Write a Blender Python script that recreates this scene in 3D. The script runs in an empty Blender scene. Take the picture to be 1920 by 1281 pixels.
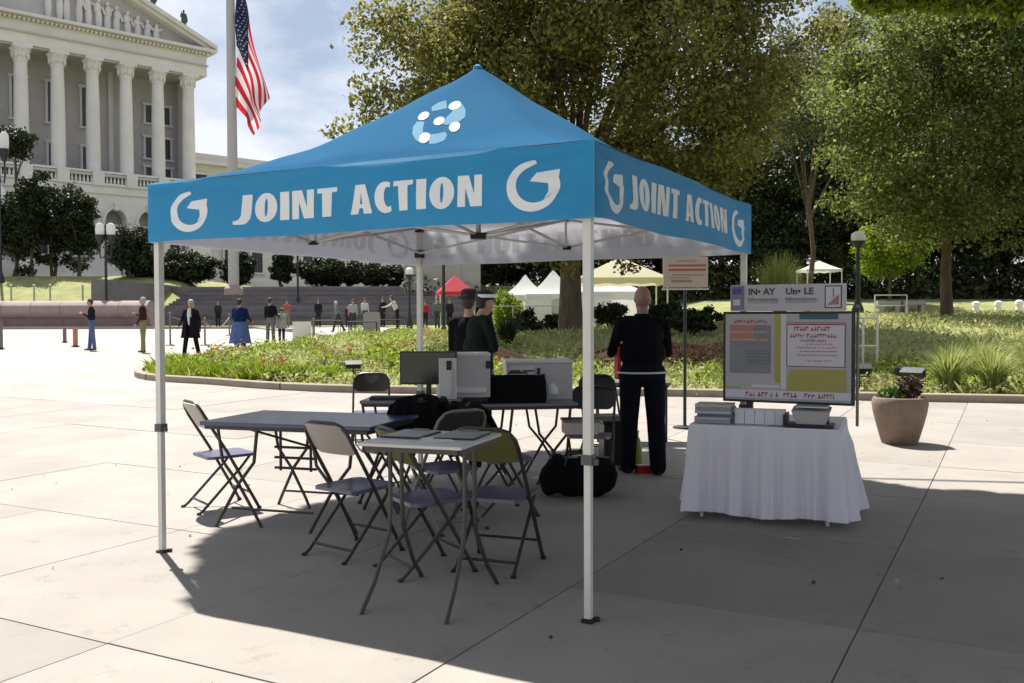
import bpy, bmesh, math, random
import numpy as np
from mathutils import Vector, Matrix
random.seed(7)
PI = math.pi
scn = bpy.context.scene
COL = scn.collection

# ------------------------------------------------------------------ camera
cam_d = bpy.data.cameras.new("camera")
cam = bpy.data.objects.new("camera", cam_d); COL.objects.link(cam)
cam_d.sensor_width = 36.0
cam_d.lens = 36.0 * 1760.0 / 1920.0
cam_d.clip_start = 0.05; cam_d.clip_end = 3000
cam.location = (0, 0, 1.514)
cam.rotation_euler = (PI / 2 - 0.0257, 0.0027, 0)
scn.camera = cam
# ------------------------------------------------------------------ light
SHX, SHY = 0.297, -0.525                      # shadow shift per metre of height
SUN = Vector((-SHX, -SHY, 1.0)).normalized()
elev = math.asin(SUN.z)
world = bpy.data.worlds.new("World"); scn.world = world; world.use_nodes = True
nt = world.node_tree; nt.nodes.clear()
wo = nt.nodes.new("ShaderNodeOutputWorld"); bg = nt.nodes.new("ShaderNodeBackground")
sky = nt.nodes.new("ShaderNodeTexSky"); sky.sky_type = 'NISHITA'; sky.sun_disc = False
sky.sun_elevation = elev; sky.sun_rotation = math.atan2(SUN.x, SUN.y)
sky.altitude = 200; sky.air_density = 1.0; sky.dust_density = 1.0; sky.ozone_density = 1.5
tc = nt.nodes.new("ShaderNodeTexCoord"); mp = nt.nodes.new("ShaderNodeMapping"); mp.inputs['Scale'].default_value = (1, 1, 2.3)
mp.inputs['Location'].default_value = (0.31, 0.2, 0.1)
nz = nt.nodes.new("ShaderNodeTexNoise"); nz.inputs['Scale'].default_value = 3.1; nz.inputs['Detail'].default_value = 9; nz.inputs['Roughness'].default_value = 0.56
cr = nt.nodes.new("ShaderNodeValToRGB"); cr.color_ramp.elements[0].position = 0.43; cr.color_ramp.elements[1].position = 0.585
cr.color_ramp.elements[0].color = (0.22, 0.22, 0.22, 1); cr.color_ramp.elements[1].color = (0.9, 0.9, 0.9, 1)
mx = nt.nodes.new("ShaderNodeMixRGB"); mx.inputs['Color2'].default_value = (10.6, 10.9, 11.8, 1)
nt.links.new(tc.outputs['Generated'], mp.inputs['Vector']); nt.links.new(mp.outputs[0], nz.inputs['Vector'])
nt.links.new(nz.outputs['Fac'], cr.inputs[0]); nt.links.new(cr.outputs[0], mx.inputs['Fac'])
nt.links.new(sky.outputs[0], mx.inputs['Color1']); nt.links.new(mx.outputs[0], bg.inputs['Color'])
nt.links.new(bg.outputs[0], wo.inputs['Surface'])
bg.inputs['Strength'].default_value = 0.05
sl = bpy.data.lights.new("sun", 'SUN'); sl.energy = 5.0; sl.angle = math.radians(0.5); sl.color = (1.0, 0.955, 0.89)
so = bpy.data.objects.new("sun", sl); COL.objects.link(so); so.rotation_euler = SUN.to_track_quat('Z', 'Y').to_euler(); so.location = (-10, 20, 40)
scn.view_settings.view_transform = 'Standard'; scn.view_settings.look = 'None'
scn.view_settings.exposure = 0.92; scn.view_settings.gamma = 1.0; scn.view_settings.use_curve_mapping = False
scn.cycles.max_bounces = 6; scn.cycles.diffuse_bounces = 3; scn.cycles.transparent_max_bounces = 6
scn.cycles.transmission_bounces = 4; scn.cycles.glossy_bounces = 2; scn.cycles.caustics_reflective = False; scn.cycles.caustics_refractive = False

# ------------------------------------------------------------------ materials
MATS = {}
def mat(name, col, rough=0.7, metal=0.0, var=0.0, scale=5.0, bump=0.0, bscale=40.0, col2=None, trans=0.0, tcol=None,
        island=0.0, spec=0.5, rnd=0.0, vscale=(1, 1, 1), coat=0.0, emit=0.0, stain=0.0):
    if name in MATS: return MATS[name]
    m = bpy.data.materials.new(name); m.use_nodes = True; t = m.node_tree; t.nodes.clear()
    N = t.nodes.new; Lk = t.links.new
    out = N("ShaderNodeOutputMaterial"); b = N("ShaderNodeBsdfPrincipled")
    b.inputs['Roughness'].default_value = rough; b.inputs['Metallic'].default_value = metal
    b.inputs['Specular IOR Level'].default_value = spec; b.inputs['Coat Weight'].default_value = coat
    c = tuple(col) + (1,); b.inputs['Base Color'].default_value = c
    csock = None
    if var > 0 or col2 is not None:
        tx = N("ShaderNodeTexCoord"); mpn = N("ShaderNodeMapping"); mpn.inputs['Scale'].default_value = vscale
        Lk(tx.outputs['Object'], mpn.inputs[0])
        n = N("ShaderNodeTexNoise"); n.inputs['Scale'].default_value = scale; n.inputs['Detail'].default_value = 7; n.inputs['Roughness'].default_value = 0.6
        Lk(mpn.outputs[0], n.inputs['Vector'])
        r = N("ShaderNodeMapRange"); r.inputs['From Min'].default_value = 0.3; r.inputs['From Max'].default_value = 0.7
        Lk(n.outputs['Fac'], r.inputs['Value'])
        mm = N("ShaderNodeMixRGB")
        if col2 is None:
            mm.inputs['Color1'].default_value = tuple(x * (1 - var) for x in col) + (1,)
            mm.inputs['Color2'].default_value = tuple(min(1, x * (1 + var)) for x in col) + (1,)
        else:
            mm.inputs['Color1'].default_value = c; mm.inputs['Color2'].default_value = tuple(col2) + (1,)
        Lk(r.outputs[0], mm.inputs['Fac']); csock = mm.outputs[0]
    if stain > 0:
        tx2 = N("ShaderNodeTexCoord"); ns = N("ShaderNodeTexNoise"); ns.inputs['Scale'].default_value = 3.2; ns.inputs['Detail'].default_value = 12; ns.inputs['Roughness'].default_value = 0.75
        Lk(tx2.outputs['Object'], ns.inputs['Vector']); rs = N("ShaderNodeMapRange"); rs.inputs['From Min'].default_value = 0.57; rs.inputs['From Max'].default_value = 0.74; rs.inputs['To Max'].default_value = stain
        Lk(ns.outputs['Fac'], rs.inputs['Value']); ms2 = N("ShaderNodeMixRGB"); ms2.inputs['Color2'].default_value = (0.10, 0.085, 0.07, 1); Lk(rs.outputs[0], ms2.inputs['Fac'])
        if csock is None: ms2.inputs['Color1'].default_value = c
        else: Lk(csock, ms2.inputs['Color1'])
        csock = ms2.outputs[0]
        vo = N("ShaderNodeTexVoronoi"); vo.inputs['Scale'].default_value = 2.6; Lk(tx2.outputs['Object'], vo.inputs['Vector']); rv = N("ShaderNodeMapRange"); rv.inputs['From Min'].default_value = 0.035; rv.inputs['From Max'].default_value = 0.02; rv.inputs['To Max'].default_value = 0.6
        Lk(vo.outputs['Distance'], rv.inputs['Value']); ms3 = N("ShaderNodeMixRGB"); ms3.inputs['Color2'].default_value = (0.07, 0.06, 0.055, 1); Lk(rv.outputs[0], ms3.inputs['Fac']); Lk(csock, ms3.inputs['Color1']); csock = ms3.outputs[0]
    def mul(src, fac_sock, lo, hi):
        r2 = N("ShaderNodeMapRange"); r2.inputs['To Min'].default_value = lo; r2.inputs['To Max'].default_value = hi
        Lk(fac_sock, r2.inputs['Value'])
        v = N("ShaderNodeVectorMath"); v.operation = 'SCALE'
        if src is None: v.inputs[0].default_value = col
        else: Lk(src, v.inputs[0])
        Lk(r2.outputs[0], v.inputs['Scale']); return v.outputs[0]
    if island > 0:
        g = N("ShaderNodeNewGeometry"); csock = mul(csock, g.outputs['Random Per Island'], 1 - island, 1 + island)
    if rnd > 0:
        oi = N("ShaderNodeObjectInfo"); csock = mul(csock, oi.outputs['Random'], 1 - rnd, 1 + rnd)
    if csock is not None: Lk(csock, b.inputs['Base Color'])
    nsock = None
    if bump > 0:
        tb = N("ShaderNodeTexCoord"); n2 = N("ShaderNodeTexNoise"); n2.inputs['Scale'].default_value = bscale; n2.inputs['Detail'].default_value = 5
        Lk(tb.outputs['Object'], n2.inputs['Vector']); bp = N("ShaderNodeBump"); bp.inputs['Strength'].default_value = bump; bp.inputs['Distance'].default_value = 0.02
        Lk(n2.outputs['Fac'], bp.inputs['Height']); nsock = bp.outputs[0]; Lk(nsock, b.inputs['Normal'])
    if emit > 0:
        b.inputs['Emission Color'].default_value = c; b.inputs['Emission Strength'].default_value = emit
    last = b.outputs[0]
    if trans > 0:
        tr = N("ShaderNodeBsdfTranslucent"); tr.inputs['Color'].default_value = (tuple(tcol) if tcol else tuple(col)) + (1,)
        if csock is not None and tcol is None: Lk(csock, tr.inputs['Color'])
        ms = N("ShaderNodeMixShader"); ms.inputs[0].default_value = trans
        Lk(last, ms.inputs[1]); Lk(tr.outputs[0], ms.inputs[2]); last = ms.outputs[0]
    Lk(last, out.inputs[0]); MATS[name] = m; return m

# ------------------------------------------------------------------ mesh helpers
class MB:
    def __init__(s): s.v = []; s.f = []; s.m = []
    def add(s, vs, fs, mi=0):
        o = len(s.v); s.v += [tuple(x) for x in vs]; s.f += [tuple(i + o for i in f) for f in fs]; s.m += [mi] * len(fs)
    def box(s, c, d, mi=0, rz=0.0, M=None):
        x, y, z = d[0] / 2, d[1] / 2, d[2] / 2
        vs = [Vector((a * x, b * y, e * z)) for a in (-1, 1) for b in (-1, 1) for e in (-1, 1)]
        R = M if M is not None else Matrix.Rotation(rz, 3, 'Z')
        vs = [R @ v + Vector(c) for v in vs]
        s.add(vs, [(0, 1, 3, 2), (4, 6, 7, 5), (0, 4, 5, 1), (2, 3, 7, 6), (0, 2, 6, 4), (1, 5, 7, 3)], mi)
    def tube(s, path, r, n=8, mi=0, cap=True):
        P = [Vector(p) for p in path]; rs = r if isinstance(r, (list, tuple)) else [r] * len(P)
        rings = []; up = Vector((0, 0, 1)); prev = None
        for i, p in enumerate(P):
            d = (P[min(i + 1, len(P) - 1)] - P[max(i - 1, 0)])
            if d.length < 1e-9: d = Vector((0, 0, 1))
            d.normalize()
            if prev is None:
                a = Vector((1, 0, 0)) if abs(d.z) > 0.9 else up
                x = d.cross(a).normalized()
            else:
                x = (prev - d * prev.dot(d)); x = x.normalized() if x.length > 1e-6 else d.orthogonal().normalized()
            prev = x; y = d.cross(x)
            rings.append([p + (x * math.cos(2 * PI * k / n) + y * math.sin(2 * PI * k / n)) * rs[i] for k in range(n)])
        vs = [v for rg in rings for v in rg]; fs = []
        for i in range(len(P) - 1):
            for k in range(n):
                a = i * n + k; b = i * n + (k + 1) % n
                fs.append((a, b, b + n, a + n))
        if cap: fs.append(tuple(range(n - 1, -1, -1))); fs.append(tuple((len(P) - 1) * n + k for k in range(n)))
        s.add(vs, fs, mi)
    def lathe(s, prof, c=(0, 0, 0), n=16, mi=0, cap=True, sq=(1, 1)):
        vs = []
        for r, z in prof:
            vs += [(c[0] + r * sq[0] * math.cos(2 * PI * k / n), c[1] + r * sq[1] * math.sin(2 * PI * k / n), c[2] + z) for k in range(n)]
        fs = []
        for i in range(len(prof) - 1):
            for k in range(n):
                a = i * n + k; b = i * n + (k + 1) % n
                fs.append((a, b, b + n, a + n))
        if cap: fs.append(tuple(range(n - 1, -1, -1))); fs.append(tuple((len(prof) - 1) * n + k for k in range(n)))
        s.add(vs, fs, mi)
    def ell(s, c, r, n=12, m=8, mi=0, M=None):
        vs = []; R = M if M is not None else Matrix.Identity(3)
        for i in range(m + 1):
            t = PI * i / m
            for k in range(n):
                v = R @ Vector((r[0] * math.sin(t) * math.cos(2 * PI * k / n), r[1] * math.sin(t) * math.sin(2 * PI * k / n), r[2] * math.cos(t)))
                vs.append(v + Vector(c))
        fs = []
        for i in range(m):
            for k in range(n):
                a = i * n + k; b = i * n + (k + 1) % n
                fs.append((a, a + n, b + n, b))
        s.add(vs, fs, mi)
    def grid(s, fn, nu, nv, mi=0, flip=False):
        vs = [fn(i / nu, j / nv) for j in range(nv + 1) for i in range(nu + 1)]; fs = []
        for j in range(nv):
            for i in range(nu):
                a = j * (nu + 1) + i
                q = (a, a + 1, a + nu + 2, a + nu + 1); fs.append(q[::-1] if flip else q)
        s.add(vs, fs, mi)
    def mesh(s, name, mats, smooth=True):
        me = bpy.data.meshes.new(name); me.from_pydata(s.v, [], s.f)
        for m in (mats if isinstance(mats, (list, tuple)) else [mats]): me.materials.append(m)
        if len(set(s.m)) > 1: me.polygons.foreach_set('material_index', s.m)
        if smooth:
            me.shade_smooth(); 
            try: me.set_sharp_from_angle(angle=math.radians(38))
            except Exception: pass
        me.update(); return me
    def build(s, name, mats, parent=None, smooth=True, **k):
        return link(name, s.mesh(name, mats, smooth), parent, **k)
def link(name, data, parent=None, loc=None, rz=None, label=None, cat=None, group=None, kind=None):
    o = bpy.data.objects.new(name, data); COL.objects.link(o)
    if parent is not None: o.parent = parent
    if loc is not None: o.location = loc
    if rz is not None: o.rotation_euler = (0, 0, rz)
    if label: o['label'] = label
    if cat: o['category'] = cat
    if group: o['group'] = group
    if kind: o['kind'] = kind
    return o
def thing(name, label, cat, loc=(0, 0, 0), rz=0.0, group=None):
    return link(name, None, None, loc, rz, label, cat, group)
def kids(o): return [c for c in bpy.data.objects if c.parent == o]
def dup(o, loc, rz, label, group=None):
    def cp(a, par):
        c = a.copy(); COL.objects.link(c); c.parent = par
        for ch in kids(a): cp(ch, c)
        return c
    r = cp(o, None); r.location = loc; r.rotation_euler = (0, 0, rz); r['label'] = label
    if group: r['group'] = group
    return r
def np_mesh(name, V, F, mats, mi=None):
    """V (n,3) F (m,k) arrays"""
    me = bpy.data.meshes.new(name); n, k = F.shape
    me.vertices.add(len(V)); me.vertices.foreach_set('co', V.astype(np.float32).ravel())
    me.loops.add(n * k); me.loops.foreach_set('vertex_index', F.astype(np.int32).ravel())
    me.polygons.add(n); me.polygons.foreach_set('loop_start', np.arange(0, n * k, k, dtype=np.int32))
    for m in (mats if isinstance(mats, (list, tuple)) else [mats]): me.materials.append(m)
    if mi is not None: me.polygons.foreach_set('material_index', mi.astype(np.int32))
    me.update(calc_edges=True); me.validate(); return me
def shape2d(name, outers, depth=0.0, holes=()):
    """flat filled outline (closed polygons, with holes) -> list of verts2d, faces"""
    cu = bpy.data.curves.new(name, 'CURVE'); cu.dimensions = '2D'; cu.fill_mode = 'BOTH' if depth else 'FRONT'; cu.extrude = depth / 2
    for poly in list(outers) + list(holes):
        sp = cu.splines.new('POLY'); sp.points.add(len(poly) - 1)
        for p, q in zip(sp.points, poly): p.co = (q[0], q[1], 0, 1)
        sp.use_cyclic_u = True
    ob = bpy.data.objects.new(name, cu); COL.objects.link(ob)
    dg = bpy.context.evaluated_depsgraph_get(); me = bpy.data.meshes.new_from_object(ob.evaluated_get(dg))
    V = [tuple(v.co) for v in me.vertices]; F = [tuple(p.vertices) for p in me.polygons]
    bpy.data.objects.remove(ob); bpy.data.curves.remove(cu); bpy.data.meshes.remove(me)
    return V, F
def ss(a, b, x):
    t = np.clip((x - a) / (b - a), 0, 1); return t * t * (3 - 2 * t)

# ------------------------------------------------------------------ terrain
def zg(y):
    t = np.clip(np.asarray(y, float), -1e9, 100.0) - 8.0
    return np.where(t <= 0, 0.0, np.where(t < 2, 0.005 * t * t, 0.02 * (t - 1)))
BED = [(-6.2, 18.95), (-3.13, 17.2), (2.78, 16.3), (8.07, 15.1), (30, 10.5), (70, 3), (140, -10), (140, 58), (-4.5, 60), (-5.8, 57), (-7.7, 43.7), (-8.4, 32.3), (-8.95, 26.6),
       (-8.9, 23.6), (-8.5, 21.6), (-7.95, 20.3), (-7.2, 19.5)]
def bed_d(x, y):
    """signed distance to bed outline (positive inside)"""
    x = np.asarray(x, float); y = np.asarray(y, float); x, y = np.broadcast_arrays(x, y)
    best = np.full(x.shape, 1e9); ins = np.zeros(x.shape, bool)
    n = len(BED)
    for i in range(n):
        x0, y0 = BED[i]; x1, y1 = BED[(i + 1) % n]
        dx, dy = x1 - x0, y1 - y0; t = np.clip(((x - x0) * dx + (y - y0) * dy) / (dx * dx + dy * dy), 0, 1)
        best = np.minimum(best, np.hypot(x - x0 - t * dx, y - y0 - t * dy))
        if y1 != y0:
            c = ((y0 > y) != (y1 > y)) & (x < x0 + (y - y0) / (y1 - y0) * dx); ins ^= c
    return np.where(ins, best, -best)
def H(x, y):
    x = np.asarray(x, float); y = np.asarray(y, float); d = bed_d(x, y)
    far = ss(56, 60, y)
    z = zg(y)
    park = ss(-9, -1, x)
    m = 0.82 * ss(0, 17, d) * (1 - far) + 0.82 * far * park
    m = m * (1 - ss(32, 44, y) * (1 - ss(6, 14, x)))
    extra = 0.03 * np.clip(y - 45, 0, 55) * (ss(6, 16, x) + ss(64, 80, y) * (1 - ss(6, 16, x)) * ss(-6, 4, x))
    bank = (3.9 - 1.7 * ss(-27, -24, x)) * ss(60, 76, y) * (1 - park) - 0.02 * np.clip(y - 60, 0, 40) * (1 - park)
    low = np.where((d < 0.02) & (y < 58) , -0.16, 0.06)
    lowf = np.where(y >= 56, 0.0, low)
    ripple = 0.05 * np.sin(x * 0.7 + 1) * np.sin(y * 0.55) * ss(0.5, 4, d)
    return z + m + extra + bank + lowf + ripple
def Hs(x, y): return float(H(np.array([x]), np.array([y]))[0])
def gz(x, y):
    return Hs(x, y) if (bed_d(np.array([x]), np.array([y]))[0] > 0 or y > 57) else float(zg(y))

M_lawn = mat('lawn_soil', (0.15, 0.18, 0.05), 0.95, var=0.0, scale=0.9, col2=(0.29, 0.28, 0.11), bump=0.8, bscale=9)
xs = np.unique(np.concatenate([np.arange(-400, -60, 40), np.arange(-60, -12, 2), np.arange(-12, 14, 0.25), np.arange(14, 60, 1.5), np.arange(60, 420, 40)]))
ys = np.unique(np.concatenate([np.arange(-60, 6, 6), np.arange(6, 14, 1), np.arange(14, 24, 0.25), np.arange(24, 48, 0.8), np.arange(48, 110, 1.2), np.arange(110, 900, 60)]))
X, Y = np.meshgrid(xs, ys); Z = H(X, Y)
V = np.stack([X, Y, Z], -1).reshape(-1, 3); nx = len(xs); idx = np.arange(len(V)).reshape(X.shape)
F = np.stack([idx[:-1, :-1], idx[:-1, 1:], idx[1:, 1:], idx[1:, :-1]], -1).reshape(-1, 4)
gm = np_mesh('ground', V, F, M_lawn); gm.shade_smooth(); link('ground', gm, kind='structure', label='lawn and soil of the park rising behind the plaza')

M_conc = mat('concrete', (0.335, 0.305, 0.27), 0.88, col2=(0.265, 0.243, 0.22), scale=1.1, bump=0.2, bscale=70, rnd=0.09, stain=0.5)
M_joint = mat('joint', (0.22, 0.195, 0.165), 0.95)
M_concf = mat('concrete_far', (0.34, 0.315, 0.285), 0.9, var=0.08, scale=0.5, island=0.05)
mb = MB()
px_ = list(np.arange(-90, 46, 8)); py_ = list(np.arange(-15, 62, 2.5)) 
mb.grid(lambda u, v: (-90 + 130 * u, -15 + 75 * v, float(zg(-15 + 75 * v)) - 0.007), 4, 60)
plaza = mb.build('plaza', M_joint, kind='structure', label='pale concrete plaza laid in large slabs')
EV = np.array([0.88145, -0.47228]); GV = np.array([0.47228, 0.88145])
P0 = np.array([-0.4, 3.88])
SA, SB = 1.53, 1.83
far = MB(); n_slab = 0
for i in range(-60, 40):
    for j in range(-26, 44):
        a0, b0 = i * SA, j * SB - 0.30
        c = P0 + EV * (a0 + SA / 2) + GV * (b0 + SB / 2)
        if c[1] < -6 or c[1] > 59.5 or c[0] < -60 or c[0] > 40: continue
        if bed_d(c[0], c[1]) > 1.0: continue
        g = 0.004
        near = (1.8 < c[1] < 18.0) and abs(c[0]) < 0.60 * c[1] + 1.6
        tilt = random.uniform(-0.002, 0.002)
        q = []
        for da, db in ((g, g), (SA - g, g), (SA - g, SB - g), (g, SB - g)):
            p = P0 + EV * (a0 + da) + GV * (b0 + db); q.append((p[0], p[1], float(zg(p[1])) + (tilt if near else 0)))
        s = MB()
        low = [(x, y, z - 0.05) for x, y, z in q]
        if near:
            s.add(q + low, [(0, 1, 2, 3), (7, 6, 5, 4), (0, 4, 5, 1), (1, 5, 6, 2), (2, 6, 7, 3), (3, 7, 4, 0)])
            s.build('slab', M_conc, plaza, smooth=False); n_slab += 1
        else:
            far.add(q, [(0, 1, 2, 3)])
far.build('slab_field', M_concf, plaza, smooth=False, kind='stuff')

# kerb round the bed
def kerb(pts, name, parent, m, w=0.16, h=0.13):
    vs = []; fs = []; n = len(pts)
    for i, p in enumerate(pts):
        a = Vector(pts[max(i - 1, 0)]); b = Vector(pts[min(i + 1, n - 1)]); d = (b - a).normalized(); nn = Vector((-d.y, d.x))
        z = float(zg(p[1]))
        for off, hz in ((w, -0.05), (w, h), (w * 0.15, h), (0, h - 0.015), (0, -0.05)):
            q = Vector(p) + nn * (off - w); vs.append((q.x, q.y, z + hz))
    for i in range(n - 1):
        for k in range(4):
            a = i * 5 + k; fs.append((a, a + 1, a + 6, a + 5))
    s = MB(); s.add(vs, fs); return s.build(name, m, parent, smooth=False)
def smooth_path(P, step=0.5):
    out = []
    for i in range(len(P) - 1):
        p0 = Vector(P[max(i - 1, 0)]); p1 = Vector(P[i]); p2 = Vector(P[i + 1]); p3 = Vector(P[min(i + 2, len(P) - 1)])
        n = max(2, int((p2 - p1).length / step))
        for k in range(n):
            t = k / n; out.append(tuple(0.5 * ((2 * p1) + (-p0 + p2) * t + (2 * p0 - 5 * p1 + 4 * p2 - p3) * t * t + (-p0 + 3 * p1 - 3 * p2 + p3) * t ** 3)))
    out.append(tuple(P[-1])); return out
kp = [(-7.7, 43.7), (-8.4, 32.3), (-8.95, 26.6), (-8.9, 23.6), (-8.5, 21.6), (-7.95, 20.3), (-7.2, 19.5), (-6.2, 18.95), (-3.13, 17.2), (2.78, 16.3), (8.07, 15.1), (30, 10.5)]
M_kerb = mat('kerb', (0.30, 0.25, 0.19), 0.9, var=0.15, scale=3)
ks = thing('kerb', 'low tan concrete kerb round the planted bed', 'kerb'); ks['kind'] = 'structure'
full = smooth_path(kp[::-1], 0.45)
# break it into kerb stones about 1.8 m long
cur = 0
while cur < len(full) - 1:
    seg = full[cur:cur + 5]
    if len(seg) > 1:
        # shorten slightly for the joint
        a, b = Vector(seg[-2]), Vector(seg[-1]); seg = seg[:-1] + [tuple(b - (b - a).normalized() * 0.012)]
        kerb(seg[::-1], 'kerb_stone', ks, M_kerb)
    cur += 4

# ------------------------------------------------------------------ canopy tent
ZB, ZT, ZP = 1.996, 2.375, 3.28
L_ = Vector((-2.3, 6.03)); N_ = Vector((0.386, 4.592)); R_ = Vector((1.827, 7.28)); B_ = Vector((-0.862, 8.72))
Cc = (L_ + R_) / 2; ev = (N_ - L_).normalized(); gv = (R_ - N_).normalized(); HS = 1.525
M_blue = mat('canopy_blue', (0.02, 0.33, 0.66), 0.75, trans=0.25, tcol=(0.40, 0.52, 0.68), bump=0.45, bscale=4.5)  # valance cloth: blue raised above the roof's to make up for shade
M_blueb = mat('canopy_blue_light_boost', (0.03, 0.35, 0.70), 0.75, trans=0.5, tcol=(0.95, 0.92, 0.95), bump=0.3, bscale=4.5)  # back valances: cloth copy brightened so the inside looks lit through
M_blue2 = mat('canopy_roof_blue', (0.018, 0.108, 0.225), 0.95, spec=0.04, trans=0.06, tcol=(0.3, 0.45, 0.6), bump=0.05, bscale=300)  # roof cloth: same fabric in a blue lowered for full sun
M_gin = mat('canopy_inside', (0.62, 0.60, 0.63), 0.85, trans=0.6, tcol=(0.97, 0.94, 0.96))
M_white = mat('print_white', (0.92, 0.94, 0.95), 0.6, trans=0.12, tcol=(0.9, 0.9, 0.9))
M_pale = mat('print_pale_blue', (0.09, 0.22, 0.34), 0.8, spec=0.1)
M_ghost = mat('painted_show_through', (0.78, 0.77, 0.80), 0.8, trans=0.85, tcol=(1, 1, 1))  # pale inner letters paint the light showing through the cloth
M_whiteb = mat('print_white_light_boost', (0.9, 0.92, 0.94), 0.7, trans=0.8, tcol=(1, 1, 1))  # print copy for the back valances, brightened to look lit from behind
M_pole = mat('white_powder_coat', (0.72, 0.70, 0.66), 0.35, var=0.05, scale=8)
M_blk = mat('black_plastic', (0.015, 0.015, 0.017), 0.45)
tent = thing('canopy_tent', 'blue pop-up canopy tent lettered in white, over folding chairs and tables', 'canopy tent')
sides = [(L_, N_, -gv), (N_, R_, ev), (R_, B_, gv), (B_, L_, -ev)]
def wr(k, u, v):
    t = math.sin(u * 3.1 + k * 1.7 + v * 2) * 0.012 + math.sin(u * 9.3 + 4 * v + k) * 0.006 * (1 - v * 0.5)
    edge = min(u, 3.05 - u); t += 0.009 * math.sin(v * 26 + k) * math.exp(-edge * 5)
    hem = 0.010 * math.exp(-((v - 0.84) / 0.05) ** 2)
    return t + 0.02 + 0.012 * (1 - v) - hem
def val_pt(k, u, z, off=0.0):
    P, Q, n = sides[k]; v = (z - ZB) / (ZT - ZB); w = wr(k, u, v) if 0.001 < u < 3.049 else 0.02 + 0.012 * (1 - v)
    e = min(1, min(u, 3.05 - u) / 0.12); w = 0.02 + (w - 0.02) * e
    d = (Q - P).normalized(); uu = u - 1.525; uu *= (1.525 + 0.02) / 1.525
    p = P + d * (1.525 + uu) + n * (w + off)
    return (p.x, p.y, z + 0.004 * math.sin(u * 4 + k) * (1 - v))
vals = []
for k in range(4):
    s = MB(); s.grid(lambda u, v: val_pt(k, u * 3.05, ZB + (ZT - ZB) * v, 0.0), 72, 14, 0)
    s.grid(lambda u, v: val_pt(k, u * 3.05, ZB + (ZT - ZB) * v, -0.006), 72, 14, 1, flip=True)
    # stitched hem band
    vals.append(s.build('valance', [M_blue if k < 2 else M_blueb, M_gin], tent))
def roof_pt(a, b, off=0.0):
    s = max(abs(a), abs(b), 1e-6) / HS; m = min(abs(a), abs(b)) / max(abs(a), abs(b), 1e-6); pp = 1.15 + 0.4 * m * m
    p = Cc + ev * a + gv * b
    z = ZT + (ZP - ZT) * max(0, 1 - s) ** pp
    z += (0.010 * math.sin(a * 5 + 1) * math.sin(b * 4) + 0.006 * math.sin(a * 11 + b * 7)) * min(1, max(0, 1 - s) * 4)
    z -= 0.035 * math.exp(-((s - 0.93) / 0.045) ** 2) * (1 - m ** 6) if max(abs(a), abs(b)) < HS else 0
    return (p.x, p.y, z + off)
s = MB()
# four panels, each with an outer and an inner skin
for k in range(4):
    c, d = [(1, 0), (0, 1), (-1, 0), (0, -1)][k]
    def fn(u, v, off=0.0):
        r = 0.012 + (HS + 0.018 - 0.012) * v; w = (u * 2 - 1) * r
        a, b = (c * r - d * w, d * r + c * w); x = roof_pt(a, b, off)
        if v > 0.999: x = (x[0], x[1], ZT + off)
        return x
    s.grid(lambda u, v: fn(u, v), 30, 30, 0, flip=True); s.grid(lambda u, v: fn(u, v, -0.007), 30, 30, 1)
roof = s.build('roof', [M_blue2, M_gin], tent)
cap = MB(); cap.lathe([(0.035, -0.03), (0.03, 0.0), (0.012, 0.012)], (Cc.x, Cc.y, ZP), 10); cap.build('peak_cap', M_blue, roof)
# glyphs
def arc(cx, cy, rx, ry, a0, a1, n=14): return [(cx + rx * math.cos(math.radians(a0 + (a1 - a0) * i / n)), cy + ry * math.sin(math.radians(a0 + (a1 - a0) * i / n))) for i in range(n + 1)]
G = {
 'J': (0.64, [[(0.27, 1), (0.64, 1), (0.64, 0.28), (0.6, 0.08), (0.5, -0.05), (0.36, -0.1), (0.0, -0.1), (-0.02, 0.03), (0.1, 0.05), (0.2, 0.1), (0.27, 0.24)]], []),
 'O': (0.82, [arc(0.41, 0.49, 0.41, 0.53, 0, 345, 23)], [arc(0.41, 0.49, 0.055, 0.33, 0, 340, 17)]),
 'I': (0.34, [[(0, 0), (0, 1), (0.34, 1), (0.34, 0)]], []),
 'N': (0.79, [[(0, 0), (0, 1), (0.36, 1), (0.54, 0.40), (0.54, 1), (0.79, 1), (0.79, 0), (0.43, 0), (0.25, 0.6), (0.25, 0)]], []),
 'T': (0.70, [[(0.19, 0), (0.17, 0.83), (0, 0.83), (0.01, 1), (0.70, 1), (0.69, 0.85), (0.51, 0.83), (0.50, 0)]], []),
 'A': (0.80, [[(0, 0), (0.2, 1), (0.58, 1), (0.80, 0), (0.49, 0), (0.45, 0.2), (0.33, 0.2), (0.28, 0)]], [[(0.35, 0.34), (0.44, 0.34), (0.395, 0.74)]]),
 'C': (0.62, [[(0.62, 0.98), (0.60, 0.80)] + [(0.50, 0.84)] + arc(0.52, 0.5, 0.16, 0.34, 110, 250, 10) + [(0.52, 0.16), (0.62, 0.2), (0.63, 0.02)] + arc(0.42, 0.49, 0.42, 0.53, 285, 75, 18)], []),
}
EMB = [[arc(0.5, 0.47, 0.5, 0.5, 88, 372, 26) + arc(0.55, 0.5, 0.37, 0.36, 366, 108, 20) + [(0.56, 0.90)]][0],
       [(0.44, 0.56), (0.56, 0.72), (0.98, 0.76), (0.97, 0.5), (0.88, 0.33), (0.72, 0.18), (0.79, 0.34), (0.78, 0.50)]]
GL = {}
for ch, (w, o, h) in G.items(): GL[ch] = shape2d('glyph', o, 0, h)
EM = [shape2d('glyph', [p]) for p in EMB]
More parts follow.
